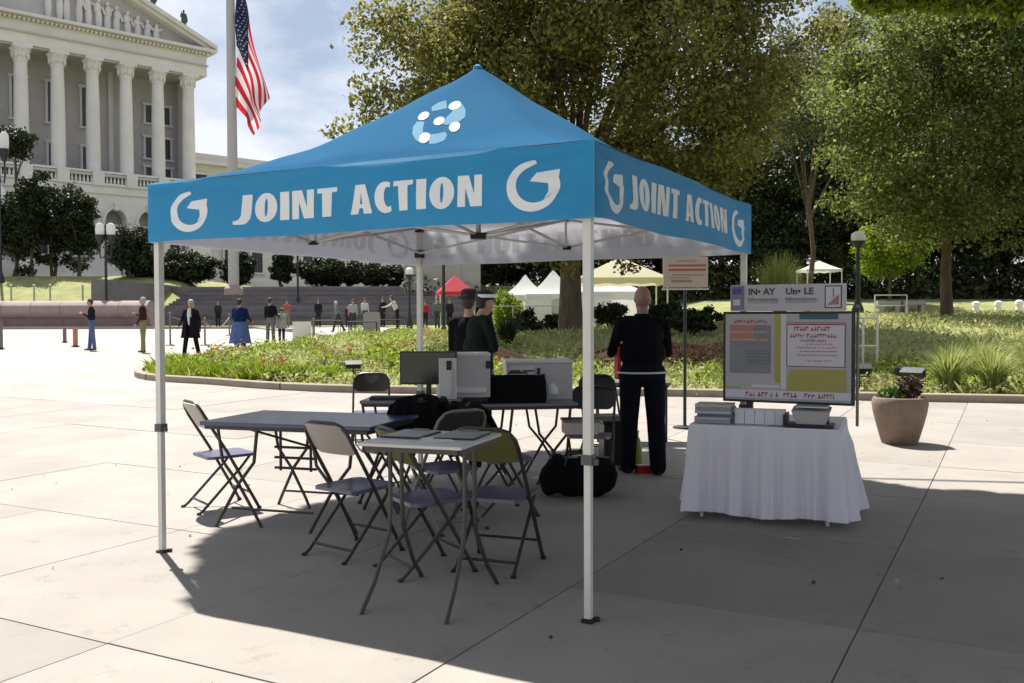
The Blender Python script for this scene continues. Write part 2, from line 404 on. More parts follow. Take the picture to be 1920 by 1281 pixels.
def put_flat(mbx, V2, F2, mapf):
    # split long faces by simple subdivision so that the print follows the cloth
    bm = bmesh.new(); vv = [bm.verts.new((x, y, 0)) for x, y, z in V2]
    for f in F2:
        try: bm.faces.new([vv[i] for i in f])
        except Exception: pass
    bmesh.ops.subdivide_edges(bm, edges=bm.edges[:], cuts=1, use_grid_fill=True)
    bm.verts.index_update()
    mbx.add([mapf(v.co.x, v.co.y) for v in bm.verts], [tuple(v.index for v in f.verts) for f in bm.faces]); bm.free()
def text_geom(k, u0, u1, z0, z1, word, off, mirror=False):
    tot = sum(G[c][0] for c in word) + 0.11 * (len(word) - 1); sc = (u1 - u0) / tot; x = 0; m = MB()
    for c in word:
        V2, F2 = GL[c]
        def mf(a, b, x=x):
            u = u0 + (x + a) * sc; return val_pt(k, u, z0 + (z1 - z0) * b, off)
        put_flat(m, V2, F2, mf); x += G[c][0] + 0.11
    return m
for k, (words, ems) in {0: ([('JOINT', 0.745, 1.508), ('ACTION', 1.600, 2.443)], [(0.22, 0.535, 2.052, 2.305), (2.585, 2.875, 2.052, 2.31)]),
                        1: ([('JOINT', 0.47, 1.27), ('ACTION', 1.38, 2.36)], [(0.13, 0.395, 2.045, 2.32), (2.48, 2.86, 2.04, 2.31)]),
                        2: ([('JOINT', 0.62, 1.42), ('ACTION', 1.52, 2.43)], [(0.15, 0.46, 2.05, 2.31), (2.58, 2.87, 2.05, 2.31)]),
                        3: ([('JOINT', 0.62, 1.42), ('ACTION', 1.52, 2.43)], [(0.15, 0.46, 2.05, 2.31), (2.58, 2.87, 2.05, 2.31)])}.items():
    z0, z1 = (2.088, 2.25) if k != 1 else (2.105, 2.275)
    for wd, u0, u1 in words:
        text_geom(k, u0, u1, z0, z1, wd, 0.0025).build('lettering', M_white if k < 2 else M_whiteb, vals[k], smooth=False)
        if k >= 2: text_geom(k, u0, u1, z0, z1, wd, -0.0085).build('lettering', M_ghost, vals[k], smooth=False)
    for u0, u1, a, b in ems:
        for off, mm in ((0.0025, M_white if k < 2 else M_whiteb), (-0.0085, M_ghost)):
            if off < 0 and k < 2: continue
            m = MB()
            for V2, F2 in EM: put_flat(m, V2, F2, lambda x, y: val_pt(k, u0 + (u1 - u0) * x, a + (b - a) * y, off))
            m.build('emblem', mm, vals[k], smooth=False)
DOTS = [[(0.063,-0.726),(0.09,-0.762),(0.108,-0.801),(0.112,-0.835),(0.103,-0.853),(0.081,-0.851),(0.053,-0.829),(0.025,-0.792),(0.006,-0.751),(0.001,-0.717),(0.012,-0.7),(0.035,-0.704)],
[(0.238,-0.82),(0.262,-0.854),(0.279,-0.893),(0.284,-0.927),(0.276,-0.947),(0.257,-0.947),(0.231,-0.927),(0.206,-0.893),(0.188,-0.854),(0.184,-0.82),(0.193,-0.801),(0.213,-0.801)],
[(0.392,-0.891),(0.418,-0.928),(0.437,-0.97),(0.444,-1.008),(0.437,-1.029),(0.417,-1.028),(0.39,-1.005),(0.363,-0.968),(0.344,-0.926),(0.338,-0.89),(0.346,-0.87),(0.366,-0.87)],
[(0.191,-0.545),(0.214,-0.58),(0.227,-0.62),(0.227,-0.653),(0.213,-0.671),(0.19,-0.668),(0.162,-0.646),(0.138,-0.61),(0.125,-0.57),(0.126,-0.538),(0.14,-0.521),(0.164,-0.523)],
[(0.312,-1.1),(0.342,-1.139),(0.364,-1.183),(0.373,-1.22),(0.366,-1.24),(0.345,-1.236),(0.314,-1.21),(0.284,-1.17),(0.261,-1.126),(0.254,-1.091),(0.262,-1.073),(0.283,-1.076)]]
SWO = [[(0.014,-0.619),(0.019,-0.542),(0.054,-0.506),(0.146,-0.639),(0.105,-0.678),(0.07,-0.698)],
[(0.149,-0.515),(0.226,-0.577),(0.299,-0.666),(0.362,-0.775),(0.367,-0.859),(0.324,-0.924),(0.29,-0.922),(0.24,-0.803),(0.223,-0.713),(0.196,-0.641)],
[(0.062,-0.86),(0.094,-0.951),(0.175,-1.077),(0.269,-1.181),(0.333,-1.227),(0.279,-1.11),(0.206,-1.011),(0.132,-0.88)],
[(0.306,-1.094),(0.35,-1.08),(0.378,-1.036),(0.426,-1.086),(0.462,-1.175),(0.447,-1.233),(0.405,-1.247)]]
m = MB()
for d in DOTS:
    V2, F2 = shape2d('g', [d]); put_flat(m, V2, F2, lambda x, y: roof_pt(x, y, 0.0045))
m.build('emblem', mat('roof_print_white', (0.52, 0.56, 0.60), 0.8, spec=0.1), roof, smooth=False)
m = MB()
for d in SWO:
    V2, F2 = shape2d('g', [d]); put_flat(m, V2, F2, lambda x, y: roof_pt(x, y, 0.0022))
m.build('emblem', M_pale, roof, smooth=False)
# legs
def inner(P, t): return P + (Cc - P).normalized() * t
for P in (L_, N_, R_, B_):
    q = inner(P, 0.035); lg = MB()
    a = math.atan2(ev.y, ev.x)
    lg.box((q.x, q.y, (0.80 + ZT - 0.05) / 2), (0.042, 0.042, ZT - 0.05 - 0.80), rz=a)
    up = lg.build('leg', M_pole, tent, smooth=False)
    lo = MB(); lo.box((q.x, q.y, 0.42), (0.034, 0.034, 0.80), rz=a); lo.build('lower_tube', M_pole, up, smooth=False)
    cl = MB(); cl.box((q.x, q.y, 0.81), (0.056, 0.056, 0.05), rz=a); cl.box((q.x + 0.035 * ev.x, q.y + 0.035 * ev.y, 0.80), (0.03, 0.02, 0.03), rz=a)
    cl.build('clamp', mat('grey_plastic', (0.10, 0.10, 0.10), 0.5), up, smooth=False)
    ft = MB(); ft.box((q.x, q.y, 0.008), (0.058, 0.058, 0.014), rz=a); ft.box((q.x + 0.042, q.y + 0.01, 0.012), (0.03, 0.022, 0.018)); ft.build('foot', M_blk, up, smooth=False)
    sb = MB(); sb.box((q.x, q.y, 2.10), (0.066, 0.066, 0.07), rz=a); sb.box((q.x, q.y, 2.325), (0.06, 0.06, 0.05), rz=a); sb.build('slider', M_blk, up, smooth=False)
def bar(m, p, zp, q, zq, w=0.018):
    a = Vector((p.x, p.y, zp)); b = Vector((q.x, q.y, zq)); m.tube([a, b], w * 0.62, 6)
ZH, ZL = 2.335, 2.105
mids = [(P + Q) / 2 - n * 0.035 for P, Q, n in sides]
for k in range(4):
    P, Q, n = sides[k]; P = inner(P, 0.06); Q = inner(Q, 0.06); Mm = mids[k]
    for A in (P, Q):
        m = MB(); off = n * 0.009
        bar(m, A + off, ZH, Mm + off, ZL); m.build('truss_bar', M_pole, tent)
        m = MB(); bar(m, A - off, ZL, Mm - off, ZH); m.build('truss_bar', M_pole, tent)
        c = (A + Mm) / 2; m = MB(); m.box((c.x, c.y, (ZH + ZL) / 2), (0.022, 0.022, 0.022)); m.build('pivot', M_blk, tent)
    m = MB(); m.box((Mm.x, Mm.y, ZL - 0.005), (0.07, 0.05, 0.03)); m.build('joint', M_blk, tent)
    m = MB(); m.box((Mm.x, Mm.y, ZH), (0.05, 0.045, 0.03)); m.build('joint', M_blk, tent)
    m = MB(); bar(m, Mm - n * 0.02, ZL, Mm - n * 0.02, ZH); m.build('post', M_pole, tent)
    d = (Cc - Mm); md = (Cc + Mm) / 2
    m = MB(); bar(m, Mm, ZL, Cc, ZH - 0.01); m.build('truss_bar', M_pole, tent)
    m = MB(); bar(m, Mm, ZH, Cc, ZL - 0.01); m.build('truss_bar', M_pole, tent)
m = MB(); m.box((Cc.x, Cc.y, 2.09), (0.11, 0.11, 0.04)); m.build('hub', M_blk, tent)
m = MB(); m.box((Cc.x, Cc.y, 2.32), (0.10, 0.10, 0.03)); m.build('hub', M_blk, tent)
m = MB(); bar(m, Cc, 2.08, Cc, ZP - 0.03, 0.035); m.build('centre_pole', M_pole, tent)

# ------------------------------------------------------------------ folding chairs
M_dkmetal = mat('dark_enamel', (0.035, 0.03, 0.025), 0.4)
M_gymetal = mat('grey_enamel', (0.20, 0.185, 0.165), 0.4)
M_seat = mat('dark_seat', (0.10, 0.10, 0.175), 0.28, spec=0.8)
M_back = mat('tan_back', (0.42, 0.38, 0.33), 0.5)
M_bkk = mat('black_back', (0.035, 0.03, 0.026), 0.45)
M_olive = mat('olive_back', (0.13, 0.13, 0.035), 0.5)
def make_chair(label, backm=M_back, frm=M_dkmetal, seatm=M_seat, loc=(0, 0, 0), face=(1, 0), group='folding chairs under the canopy'):
    t = thing('folding_chair', label, 'folding chair', loc, math.atan2(face[1], face[0]), group)
    W = 0.205
    # inverted-U back frame running down to the front feet
    m = MB()
    pth = [(0.235, -W - 0.01, 0.0), (0.20, -W - 0.005, 0.07), (-0.02, -W, 0.47), (-0.185, -W, 0.74), (-0.215, -W + 0.01, 0.80), (-0.235, -W + 0.045, 0.845), (-0.245, -W + 0.10, 0.862),
           (-0.245, W - 0.10, 0.862), (-0.235, W - 0.045, 0.845), (-0.215, W - 0.01, 0.80), (-0.185, W, 0.74), (-0.02, W, 0.47), (0.20, W + 0.005, 0.07), (0.235, W + 0.01, 0.0)]
    m.tube(pth, 0.0125, 8); m.build('back_frame', frm, t)
    for s in (-1, 1):
        m = MB(); m.tube([(0.17, s * (W - 0.025), 0.425), (0.10, s * (W - 0.025), 0.34), (-0.20, s * (W - 0.02), 0.035), (-0.245, s * (W - 0.015), 0.0)], 0.011, 7); lg = m.build('leg', frm, t)
        m = MB(); m.tube([(-0.235, s * (W - 0.015), 0.012), (-0.25, s * (W - 0.015), -0.0)], 0.017, 7); m.build('foot', M_blk, lg); m = MB(); m.tube([(0.225, s * (W + 0.01), 0.016), (0.238, s * (W + 0.01), 0.0)], 0.018, 7); m.build('foot', M_blk, lg)
    m = MB(); m.tube([(0.165, -W, 0.135), (0.165, W, 0.135)], 0.009, 6); m.build('crossbar', frm, t)
    m = MB(); m.tube([(-0.165, -W + 0.02, 0.07), (-0.165, W - 0.02, 0.07)], 0.009, 6); m.build('crossbar', frm, t)
    def sf(u, v):
        x = -0.165 + 0.385 * u; w = (W - 0.012) * (1 - 0.06 * (u - 0.4) ** 2)
        r = 0.045; cx = max(0, abs(u - 0.5) - 0.42) / 0.08; w *= 1 - 0.12 * cx * cx
        y = (v * 2 - 1) * w; return (x, y, 0.438 - 0.012 * (1 - (2 * u - 1) ** 2) * (1 - (2 * v - 1) ** 2) + 0.006 * u)
    m = MB(); m.grid(sf, 10, 10); m.grid(lambda u, v: Vector(sf(u, v)) - Vector((0, 0, 0.022)), 10, 10, flip=True)
    for v in (0, 1):
        m.grid(lambda u, w: Vector(sf(u, v)) - Vector((0, 0, 0.022 * w)), 10, 1, flip=(v == 1))
        m.grid(lambda u, w: Vector(sf(v, u)) - Vector((0, 0, 0.022 * w)), 10, 1, flip=(v == 0))
    m.build('seat', seatm, t)
    def bf(u, v):
        y = (u * 2 - 1) * (W - 0.008); z = 0.655 + 0.195 * v; e = max(0, abs(u - 0.5) - 0.36) / 0.14
        if v > 0.5: z -= 0.05 * e * e * (v - 0.5) * 2
        else: z += 0.035 * e * e * (0.5 - v) * 2
        return (-0.125 - 0.62 * (z - 0.655) - 0.028 * (1 - (2 * u - 1) ** 2), y, z)
    m = MB(); m.grid(bf, 12, 6, flip=True); m.grid(lambda u, v: Vector(bf(u, v)) + Vector((0.012, 0, 0.004)), 12, 6)
    for v in (0, 1): m.grid(lambda u, w: Vector(bf(u, v)) + Vector((0.012 * w, 0, 0.004 * w)), 12, 1, flip=(v == 0))
    m.build('backrest', backm, t); return t
make_chair('folding chair with pale back at the left end of the long dark table', loc=(-2.33, 7.47, 0), face=(0.8, 0.6))
make_chair('folding chair with pale back nearest the camera, left of the small white-topped table', loc=(-1.03, 6.02, 0), face=(0.62, 0.78))
make_chair('dark folding chair standing behind the monitor table, its back turned to the lawn', backm=M_bkk, loc=(-1.62, 10.75, 0), face=(0.12, -1))
make_chair('dark folding chair right of the large white printer, behind the front right tent leg', backm=M_bkk, loc=(0.98, 10.3, 0), face=(0.15, -1))
cE = make_chair('folding chair draped with black jacket at the right end of the long dark table', backm=M_bkk, loc=(-0.93, 7.62, 0), face=(-0.75, 0.65))
cF = make_chair('folding chair with black jacket on its back, beside the laptop bag table', backm=M_bkk, loc=(-0.1, 7.22, 0), face=(0.93, 0.36))
make_chair('folding chair with olive back pushed in behind the small table at its left', backm=M_olive, frm=M_dkmetal, loc=(-0.53, 5.62, 0), face=(0.86, 0.5))
make_chair('folding chair with olive back pushed in behind the small table at its right', backm=M_olive, frm=M_dkmetal, loc=(-0.09, 5.70, 0), face=(0.35, 0.94))
make_chair('grey metal folding chair in the middle of the tent behind the small table', backm=M_bkk, frm=M_gymetal, loc=(-0.48, 6.75, 0), face=(-0.6, 0.8))
make_chair('folding chair carrying a cream box, behind the front right tent leg', backm=M_bkk, loc=(0.72, 8.6, 0), face=(-0.2, -1))

# ------------------------------------------------------------------ tables
def curved_leg(m, x, y, zt, dx, dy, r=0.0125, knee=0.36):
    m.tube([(x, y, zt), (x, y, zt * 0.6), (x + dx * 0.06, y + dy * 0.06, zt * knee), (x + dx * 0.55, y + dy * 0.55, zt * 0.16), (x + dx * 0.92, y + dy * 0.92, 0.03), (x + dx, y + dy, 0.0)], r, 8)
def table(name, label, loc, rz, L, D, Hh, topm, frm, thick=0.03, legs='curved', cat='table', group='tables under the canopy', sp=0.16):
    t = thing(name, label, cat, loc, rz, group)
    m = MB(); m.box((0, 0, Hh - thick / 2), (L, D, thick)); tp = m.build('table_top', topm, t, smooth=False)
    bv = tp.modifiers.new('bevel', 'BEVEL'); bv.width = 0.006; bv.segments = 2
    m = MB()
    for s in (-1, 1):
        m.box((0, s * (D / 2 - 0.03), Hh - thick - 0.014), (L - 0.06, 0.02, 0.026)); m.box((s * (L / 2 - 0.03), 0, Hh - thick - 0.014), (0.02, D - 0.08, 0.026))
    m.build('apron_frame', frm, t, smooth=False)
    for sx in (-1, 1):
        for sy in (-1, 1):
            x, y = sx * (L / 2 - (0.05 if legs != 'cross' else L * 0.22)), sy * (D / 2 - 0.05)
            m = MB()
            if legs == 'curved': curved_leg(m, x, y, Hh - thick, sx * 0.05, sy * sp)
            elif legs == 'pair': curved_leg(m, sx * (L / 2 - 0.075), sy * 0.07, Hh - thick, sx * 0.02, sy * 0.30, 0.0125, 0.42)
            elif legs == 'straight': m.tube([(x, y, Hh - thick), (x, y, 0)], 0.014, 8)
            elif legs == 'cross':
                m.tube([(x + 0.15, y, Hh - thick), (x + 0.12, y, Hh * 0.62), (x - 0.0, y * 1.02, Hh * 0.42), (x - 0.13, y * 1.1, 0.08), (x - 0.17, y * 1.13, 0)], 0.013, 8)
            lg = m.build('leg', frm, t)
            if legs == 'cross':
                m = MB(); m.tube([(x - 0.18, y, Hh - thick), (x - 0.14, y, Hh * 0.62), (x - 0.02, y * 0.98, Hh * 0.42), (x + 0.12, y * 0.94, 0.08), (x + 0.16, y * 0.92, 0)], 0.012, 8); m.build('leg', frm, t)
    return t
M_t1 = mat('dark_laminate_sky_tint', (0.028, 0.042, 0.13), 0.22, var=0.1, scale=3, spec=0.9)  # blue in the base colour paints the sky reflected in the top
M_t2 = mat('white_laminate', (0.62, 0.60, 0.57), 0.35)
M_tg = mat('grey_laminate', (0.16, 0.155, 0.15), 0.3, spec=0.7)
t1 = table('folding_table', 'long dark folding table with glossy bluish top at the left of the tent', (-1.50, 7.02, 0), math.radians(-17), 1.36, 0.86, 0.765, M_t1, M_dkmetal, legs='cross')
# the lattice brace between its legs
m = MB()
for z in (0.52, 0.44, 0.36): m.tube([(-0.38, 0.1, z), (-0.02, 0.1, z)], 0.011, 6)
m.build('brace_rung', M_dkmetal, t1)
for x in (-0.33, -0.07):
    m = MB(); m.tube([(x, 0.1, 0.735), (x, 0.1, 0.34)], 0.011, 6); m.build('brace_post', M_dkmetal, t1)
m = MB(); m.tube([(-0.55, -0.2, 0.72), (-0.02, 0.1, 0.52)], 0.010, 6); m.build('strut', M_dkmetal, t1)
for y in (-0.36, 0.36):
    m = MB(); m.tube([(-0.46, y, 0.13), (0.2, y, 0.13)], 0.009, 6); m.build('floor_bar', M_dkmetal, t1)
t2 = table('card_table', 'small square white-topped table on curved legs, nearest the camera', (-0.43, 5.02, 0), math.radians(-19), 0.58, 0.60, 0.87, M_t2, mat('brown_enamel', (0.06, 0.05, 0.042), 0.4), thick=0.018, legs='pair')
table('folding_table', 'grey-topped table under the black monitor at the back of the tent', (-0.86, 8.33, 0), math.radians(-4), 0.88, 0.56, 0.80, M_tg, M_dkmetal, legs='cross')
table('folding_table', 'grey-topped table under the large white printer and black laptop bag', (0.08, 8.75, 0), math.radians(8), 0.95, 0.68, 0.74, M_tg, M_dkmetal, legs='cross')
table('side_table', 'narrow table with black legs behind the man in black at the tent rear', (1.42, 11.2, 0), math.radians(-3), 0.9, 0.45, 0.745, M_tg, M_blk, legs='straight')
# papers on the small table
M_paper = mat('paper', (0.78, 0.77, 0.75), 0.7); M_gy = mat('grey_case', (0.30, 0.30, 0.30), 0.4)
for (x, y, a, nm, lb) in ((-0.555, 5.13, -0.35, 'clipboard', 'grey clipboard lying on the left of the small white-topped table'), (-0.27, 5.07, -0.28, 'clipboard', 'grey clipboard lying on the right of the small white-topped table')):
    t = thing(nm, lb, 'clipboard', (x, y, 0.8705), a, 'clipboards on the small table')
    m = MB(); m.box((0, 0, 0.004), (0.225, 0.30, 0.007)); m.build('board', M_blk, t, smooth=False)
    m = MB(); m.box((0.004, 0.004, 0.0105), (0.212, 0.285, 0.005)); m.build('sheet', M_gy, t, smooth=False)
    m = MB(); m.box((0, 0.13, 0.017), (0.09, 0.018, 0.008)); m.build('clip', M_gymetal, t, smooth=False)
m = MB(); m.box((0, 0, 0.0015), (0.15, 0.21, 0.002)); m.build('paper_sheet', M_paper, None, smooth=False, loc=(-0.40, 4.93, 0.8705), rz=0.3, label='loose white paper sheet between the two clipboards', cat='paper')
# jackets over chair backs
M_jk = mat('black_cloth', (0.007, 0.007, 0.008), 0.95, bump=0.6, bscale=18, spec=0.12)
def jacket(label, loc, face, drop=0.33, w=0.25):
    t = thing('jacket', label, 'jacket', loc, math.atan2(face[1], face[0]), 'jackets hung over chair backs')
    def fn(u, v):
        y = (u * 2 - 1) * w * (1.0 + 0.12 * abs(v - 0.5)); s = v * 2 - 1
        top = 0.885 - 0.05 * abs(u * 2 - 1) ** 3
        x = -0.235 + s * 0.05 + (0.02 if s > 0 else -0.045) * abs(s) + 0.012 * math.sin(u * 14 + v * 3)
        z = top - (abs(s) ** 1.3) * drop * (1 + 0.1 * math.sin(u * 9 + 2)); x += -(0.885 - z) * -0.35 if s > 0 else (0.885 - z) * 0.05
        return (x, y, z)
    m = MB(); m.grid(fn, 18, 18); o = m.build('shell', M_jk, t); md = o.modifiers.new('thick', 'SOLIDIFY'); md.thickness = 0.018
    for s in (-1, 1):
        m = MB(); m.tube([(-0.27, s * w * 0.9, 0.84), (-0.30, s * (w + 0.04), 0.7), (-0.29, s * (w + 0.02), 0.52), (-0.28, s * w, 0.42)], [0.05, 0.06, 0.055, 0.045], 9); m.build('sleeve', M_jk, t)
    return t
jacket('black jacket hung on the chair at the right end of the long dark table', (-0.93, 7.62, 0), (-0.75, 0.65))
jk = jacket('black jacket with small white badge hung on the chair below the laptop bag', (-0.1, 7.22, 0), (0.93, 0.36), 0.30)
m = MB(); m.lathe([(0.03, 0), (0.03, 0.008)], (0, 0, 0), 10); b = m.build('badge', M_paper, jk); b.location = (-0.34, -0.12, 0.76); b.rotation_euler = (0, -PI / 2, 0)

# ------------------------------------------------------------------ office equipment
def box_part(name, m_, parent, c, d, mi=0, bev=0.006, rz=0):
    s = MB(); s.box(c, d, rz=rz); o = s.build(name, m_, parent, smooth=False)
    if bev: bm_ = o.modifiers.new('bevel', 'BEVEL'); bm_.width = bev; bm_.segments = 2
    return o
M_print = mat('printer_grey', (0.50, 0.48, 0.47), 0.5); M_print2 = mat('printer_white', (0.66, 0.64, 0.61), 0.45); M_scr = mat('screen_off', (0.012, 0.015, 0.02), 0.12, spec=0.7)
z0 = 0.741; z3 = 0.801
t = thing('monitor', 'flat black computer monitor on the left rear table', 'monitor', (-0.735, 8.22, z3), math.radians(-4)); t.scale = (0.9, 0.9, 0.88)
box_part('housing', M_blk, t, (0, 0.012, 0.31), (0.56, 0.035, 0.33)); box_part('screen', M_scr, t, (0, -0.008, 0.312), (0.53, 0.006, 0.30), bev=0)
box_part('neck', M_blk, t, (0, 0.03, 0.10), (0.05, 0.03, 0.18)); box_part('stand', M_blk, t, (0, 0.03, 0.009), (0.24, 0.18, 0.018))
s = MB(); s.box((-0.23, -0.0125, 0.455), (0.02, 0.004, 0.01)); s.build('logo', mat('red_print', (0.6, 0.05, 0.04), 0.5), t, smooth=False)
t = thing('keyboard', 'dark keyboard in front of the black monitor', 'keyboard', (-1.03, 8.17, z3), 0.05)
box_part('base', M_blk, t, (0, 0, 0.012), (0.42, 0.14, 0.022)); s = MB()
for i in range(14):
    for j in range(5): s.box((-0.188 + i * 0.029, -0.052 + j * 0.026, 0.027), (0.024, 0.021, 0.008))
s.build('keys', mat('key', (0.05, 0.05, 0.055), 0.5), t, smooth=False)
s = MB(); s.ell((0, 0, 0.016), (0.032, 0.05, 0.017)); s.build('computer_mouse', M_blk, None, loc=(-0.60, 8.13, z3), label='small black mouse beside the monitor stand', cat='computer mouse')
t = thing('computer_tower', 'pale upright computer tower with dark slot between monitor and printer', 'computer', (-0.575, 8.27, z3), 0.15); t.scale = (0.9, 0.9, 0.9)
box_part('case', M_print2, t, (0, 0.05, 0.20), (0.17, 0.36, 0.40)); box_part('drive_slot', M_blk, t, (0.01, -0.133, 0.33), (0.05, 0.008, 0.09), bev=0); box_part('front_panel', M_print, t, (0.045, -0.134, 0.16), (0.03, 0.012, 0.28), bev=0.002)
t = thing('printer', 'tall grey office printer on the left rear table', 'printer', (-0.40, 8.52, z3), 0.1); t.scale = (0.9, 0.85, 0.86)
box_part('body', M_print, t, (0, 0, 0.215), (0.42, 0.40, 0.43)); box_part('lid', M_print2, t, (0, 0, 0.445), (0.43, 0.41, 0.03)); box_part('paper_tray', M_print2, t, (0.0, -0.215, 0.08), (0.34, 0.06, 0.06)); box_part('panel', M_blk, t, (0.19, -0.205, 0.34), (0.05, 0.012, 0.08), bev=0)
t = thing('printer', 'large white and grey printer with slotted front on the right rear table', 'printer', (0.24, 8.97, z0), 0.08)
box_part('body', M_print, t, (0, 0, 0.17), (0.62, 0.42, 0.34)); box_part('lid', M_print2, t, (0, 0, 0.355), (0.64, 0.44, 0.03), bev=0.01)
box_part('front_panel', M_print2, t, (-0.17, -0.216, 0.24), (0.24, 0.014, 0.15)); box_part('slot', M_blk, t, (-0.23, -0.226, 0.275), (0.10, 0.008, 0.014), bev=0); box_part('slot', M_blk, t, (-0.105, -0.226, 0.275), (0.11, 0.008, 0.012), bev=0)
box_part('button_panel', M_blk, t, (-0.01, -0.214, 0.27), (0.03, 0.012, 0.06), bev=0)
s = MB(); s.lathe([(0.06, 0), (0.055, 0.05), (0.02, 0.10), (0.0, 0.10)], (0.12, -0.19, 0.06), 12); s.build('paper_roll', M_paper, t)
t = thing('laptop_bag', 'black laptop bag standing in front of the large white printer', 'bag', (0.055, 8.52, z0), 0.04)
m = MB()
def lb(u, v):
    a = u * 2 * PI; r = [0.27, 0.10]; ca, sa = math.cos(a), math.sin(a); p = 0.35
    return (0.26 * abs(ca) ** p * (1 if ca >= 0 else -1) * (1 - 0.04 * v), 0.095 * abs(sa) ** p * (1 if sa >= 0 else -1) * (1 - 0.35 * v), 0.245 * v + 0.012 * math.sin(a * 3) * v)
m.grid(lb, 32, 8); m.add([lb(i / 32, 1) for i in range(32)], [tuple(range(32))]); m.build('body', M_jk, t)
m = MB(); m.tube([(-0.09, 0, 0.23), (-0.08, 0, 0.27), (0.08, 0, 0.27), (0.09, 0, 0.23)], 0.009, 6); m.build('handle', M_blk, t)
m = MB(); m.tube([(0.255, -0.07, 0.0), (0.265, -0.075, 0.12), (0.24, -0.06, 0.25)], 0.006, 5); m.build('piping', M_gymetal, t)
t = thing('label_printer', 'small black box with grey lid between the two rear tables', 'label printer', (-0.275, 8.62, z0), 0.2)
box_part('body', M_blk, t, (0, 0, 0.055), (0.24, 0.22, 0.11)); box_part('lid', M_gy, t, (0, 0, 0.128), (0.26, 0.24, 0.03), bev=0.01)
# bag and odds on the ground
t = thing('duffel_bag', 'large black duffel bag on the ground behind the front right tent leg', 'bag', (0.56, 7.95, 0), 0.05)
m = MB()
def db(u, v):
    a = u * 2 * PI; x = (v * 2 - 1); r = (1 - abs(x) ** 4) ** 0.5 if abs(x) < 1 else 0
    rr = 0.17 * r * (1 + 0.07 * math.sin(a * 3 + x * 6) + 0.05 * math.sin(x * 11 + a))
    return (0.34 * x, rr * 0.95 * math.cos(a), max(0.004, 0.16 + rr * math.sin(a) * 1.02 + 0.015 * math.sin(x * 9)))
m.grid(db, 28, 22); m.build('body', M_jk, t)
for s_ in (-1, 1): m = MB(); m.tube([(-0.13, s_ * 0.10, 0.27), (-0.09, s_ * 0.07, 0.36), (0.06, s_ * 0.06, 0.37), (0.13, s_ * 0.10, 0.28)], 0.011, 6); m.build('handle', M_blk, t)
m = MB(); m.tube([(-0.25, -0.02, 0.325), (0.26, -0.02, 0.325)], 0.008, 5); m.build('zip', M_gymetal, t)
M_cream = mat('cream_card', (0.62, 0.55, 0.45), 0.8)
t = thing('cardboard_box', 'cream cardboard box resting on the chair behind the duffel bag', 'box', (0.62, 8.6, 0.45), 0.1)
box_part('box_body', M_cream, t, (0, 0, 0.055), (0.30, 0.26, 0.11), bev=0.003); box_part('lid', mat('brown_card', (0.22, 0.18, 0.14), 0.8), t, (0, 0.0, 0.122), (0.32, 0.28, 0.022), bev=0.003)
M_bottle = mat('yellow_bottle', (0.26, 0.25, 0.02), 0.4)
t = thing('bottle', 'yellow bottle standing between the legs of the man in black', 'bottle', (1.26, 9.45, 0), 0)
m = MB(); m.lathe([(0.045, 0), (0.05, 0.02), (0.05, 0.20), (0.035, 0.27), (0.016, 0.31), (0.016, 0.34)], n=14); m.build('body', M_bottle, t); m = MB(); m.lathe([(0.02, 0.34), (0.02, 0.37)], n=10); m.build('cap', M_paper, t)
t = thing('storage_bin', 'black storage bin behind the man in black', 'bin', (1.04, 9.6, 0), 0.1); box_part('body', M_blk, t, (0, 0, 0.22), (0.26, 0.3, 0.44), bev=0.02); box_part('lid', M_blk, t, (0, 0, 0.455), (0.29, 0.33, 0.03), bev=0.01)
t = thing('food_carton', 'small red carton on the ground between the feet of the man in black', 'carton', (1.27, 9.05, 0), 0.3)
box_part('body', mat('red_card', (0.5, 0.02, 0.03), 0.6), t, (0, 0, 0.04), (0.15, 0.10, 0.08), bev=0.004); box_part('flap', M_paper, t, (0, 0, 0.084), (0.15, 0.05, 0.006), bev=0)

# ------------------------------------------------------------------ information table with pleated skirt
M_cloth = mat('white_cloth', (0.90, 0.87, 0.93), 0.85, trans=0.15, bump=0.06, bscale=120)
FLc = Vector((1.345, 7.06)); fx = Vector((0.923, -0.385)); fy = Vector((0.385, 0.923)); TW, TD, TH = 1.05, 0.93, 0.705
itc = FLc + fx * TW / 2 + fy * TD / 2; irz = math.atan2(fx.y, fx.x)
it = table('information_table', 'information table hidden under a white pleated cloth, one white foot showing', (itc.x, itc.y, 0), irz, TW - 0.04, TD - 0.04, TH - 0.006, M_t2, M_pole, legs='straight', group=None)
tc_ = thing('tablecloth', 'white cloth with pleated skirt covering the information table', 'tablecloth', (itc.x, itc.y, 0), irz)
def per(s_):
    """perimeter point, outward normal of the table rectangle for s in metres"""
    hw, hd = TW / 2 + 0.004, TD / 2 + 0.004; r = 0.05
    segs = [(-hw, -hd, 1, 0, 2 * hw), (hw, -hd, 0, 1, 2 * hd), (hw, hd, -1, 0, 2 * hw), (-hw, hd, 0, -1, 2 * hd)]
    for x, y, dx, dy, l in segs:
        if s_ <= l:
            n = Vector((dy, -dx)); t_ = s_ / l; e0 = max(0, 1 - s_ / 0.08); e1 = max(0, 1 - (l - s_) / 0.08)
            nn = n.copy(); T = Vector((dx, dy)); nn += T * (e1 - e0); nn.normalize(); return Vector((x + dx * s_, y + dy * s_)), nn
        s_ -= l
    return per(0)
TOT = 2 * (TW + TD + 0.016)
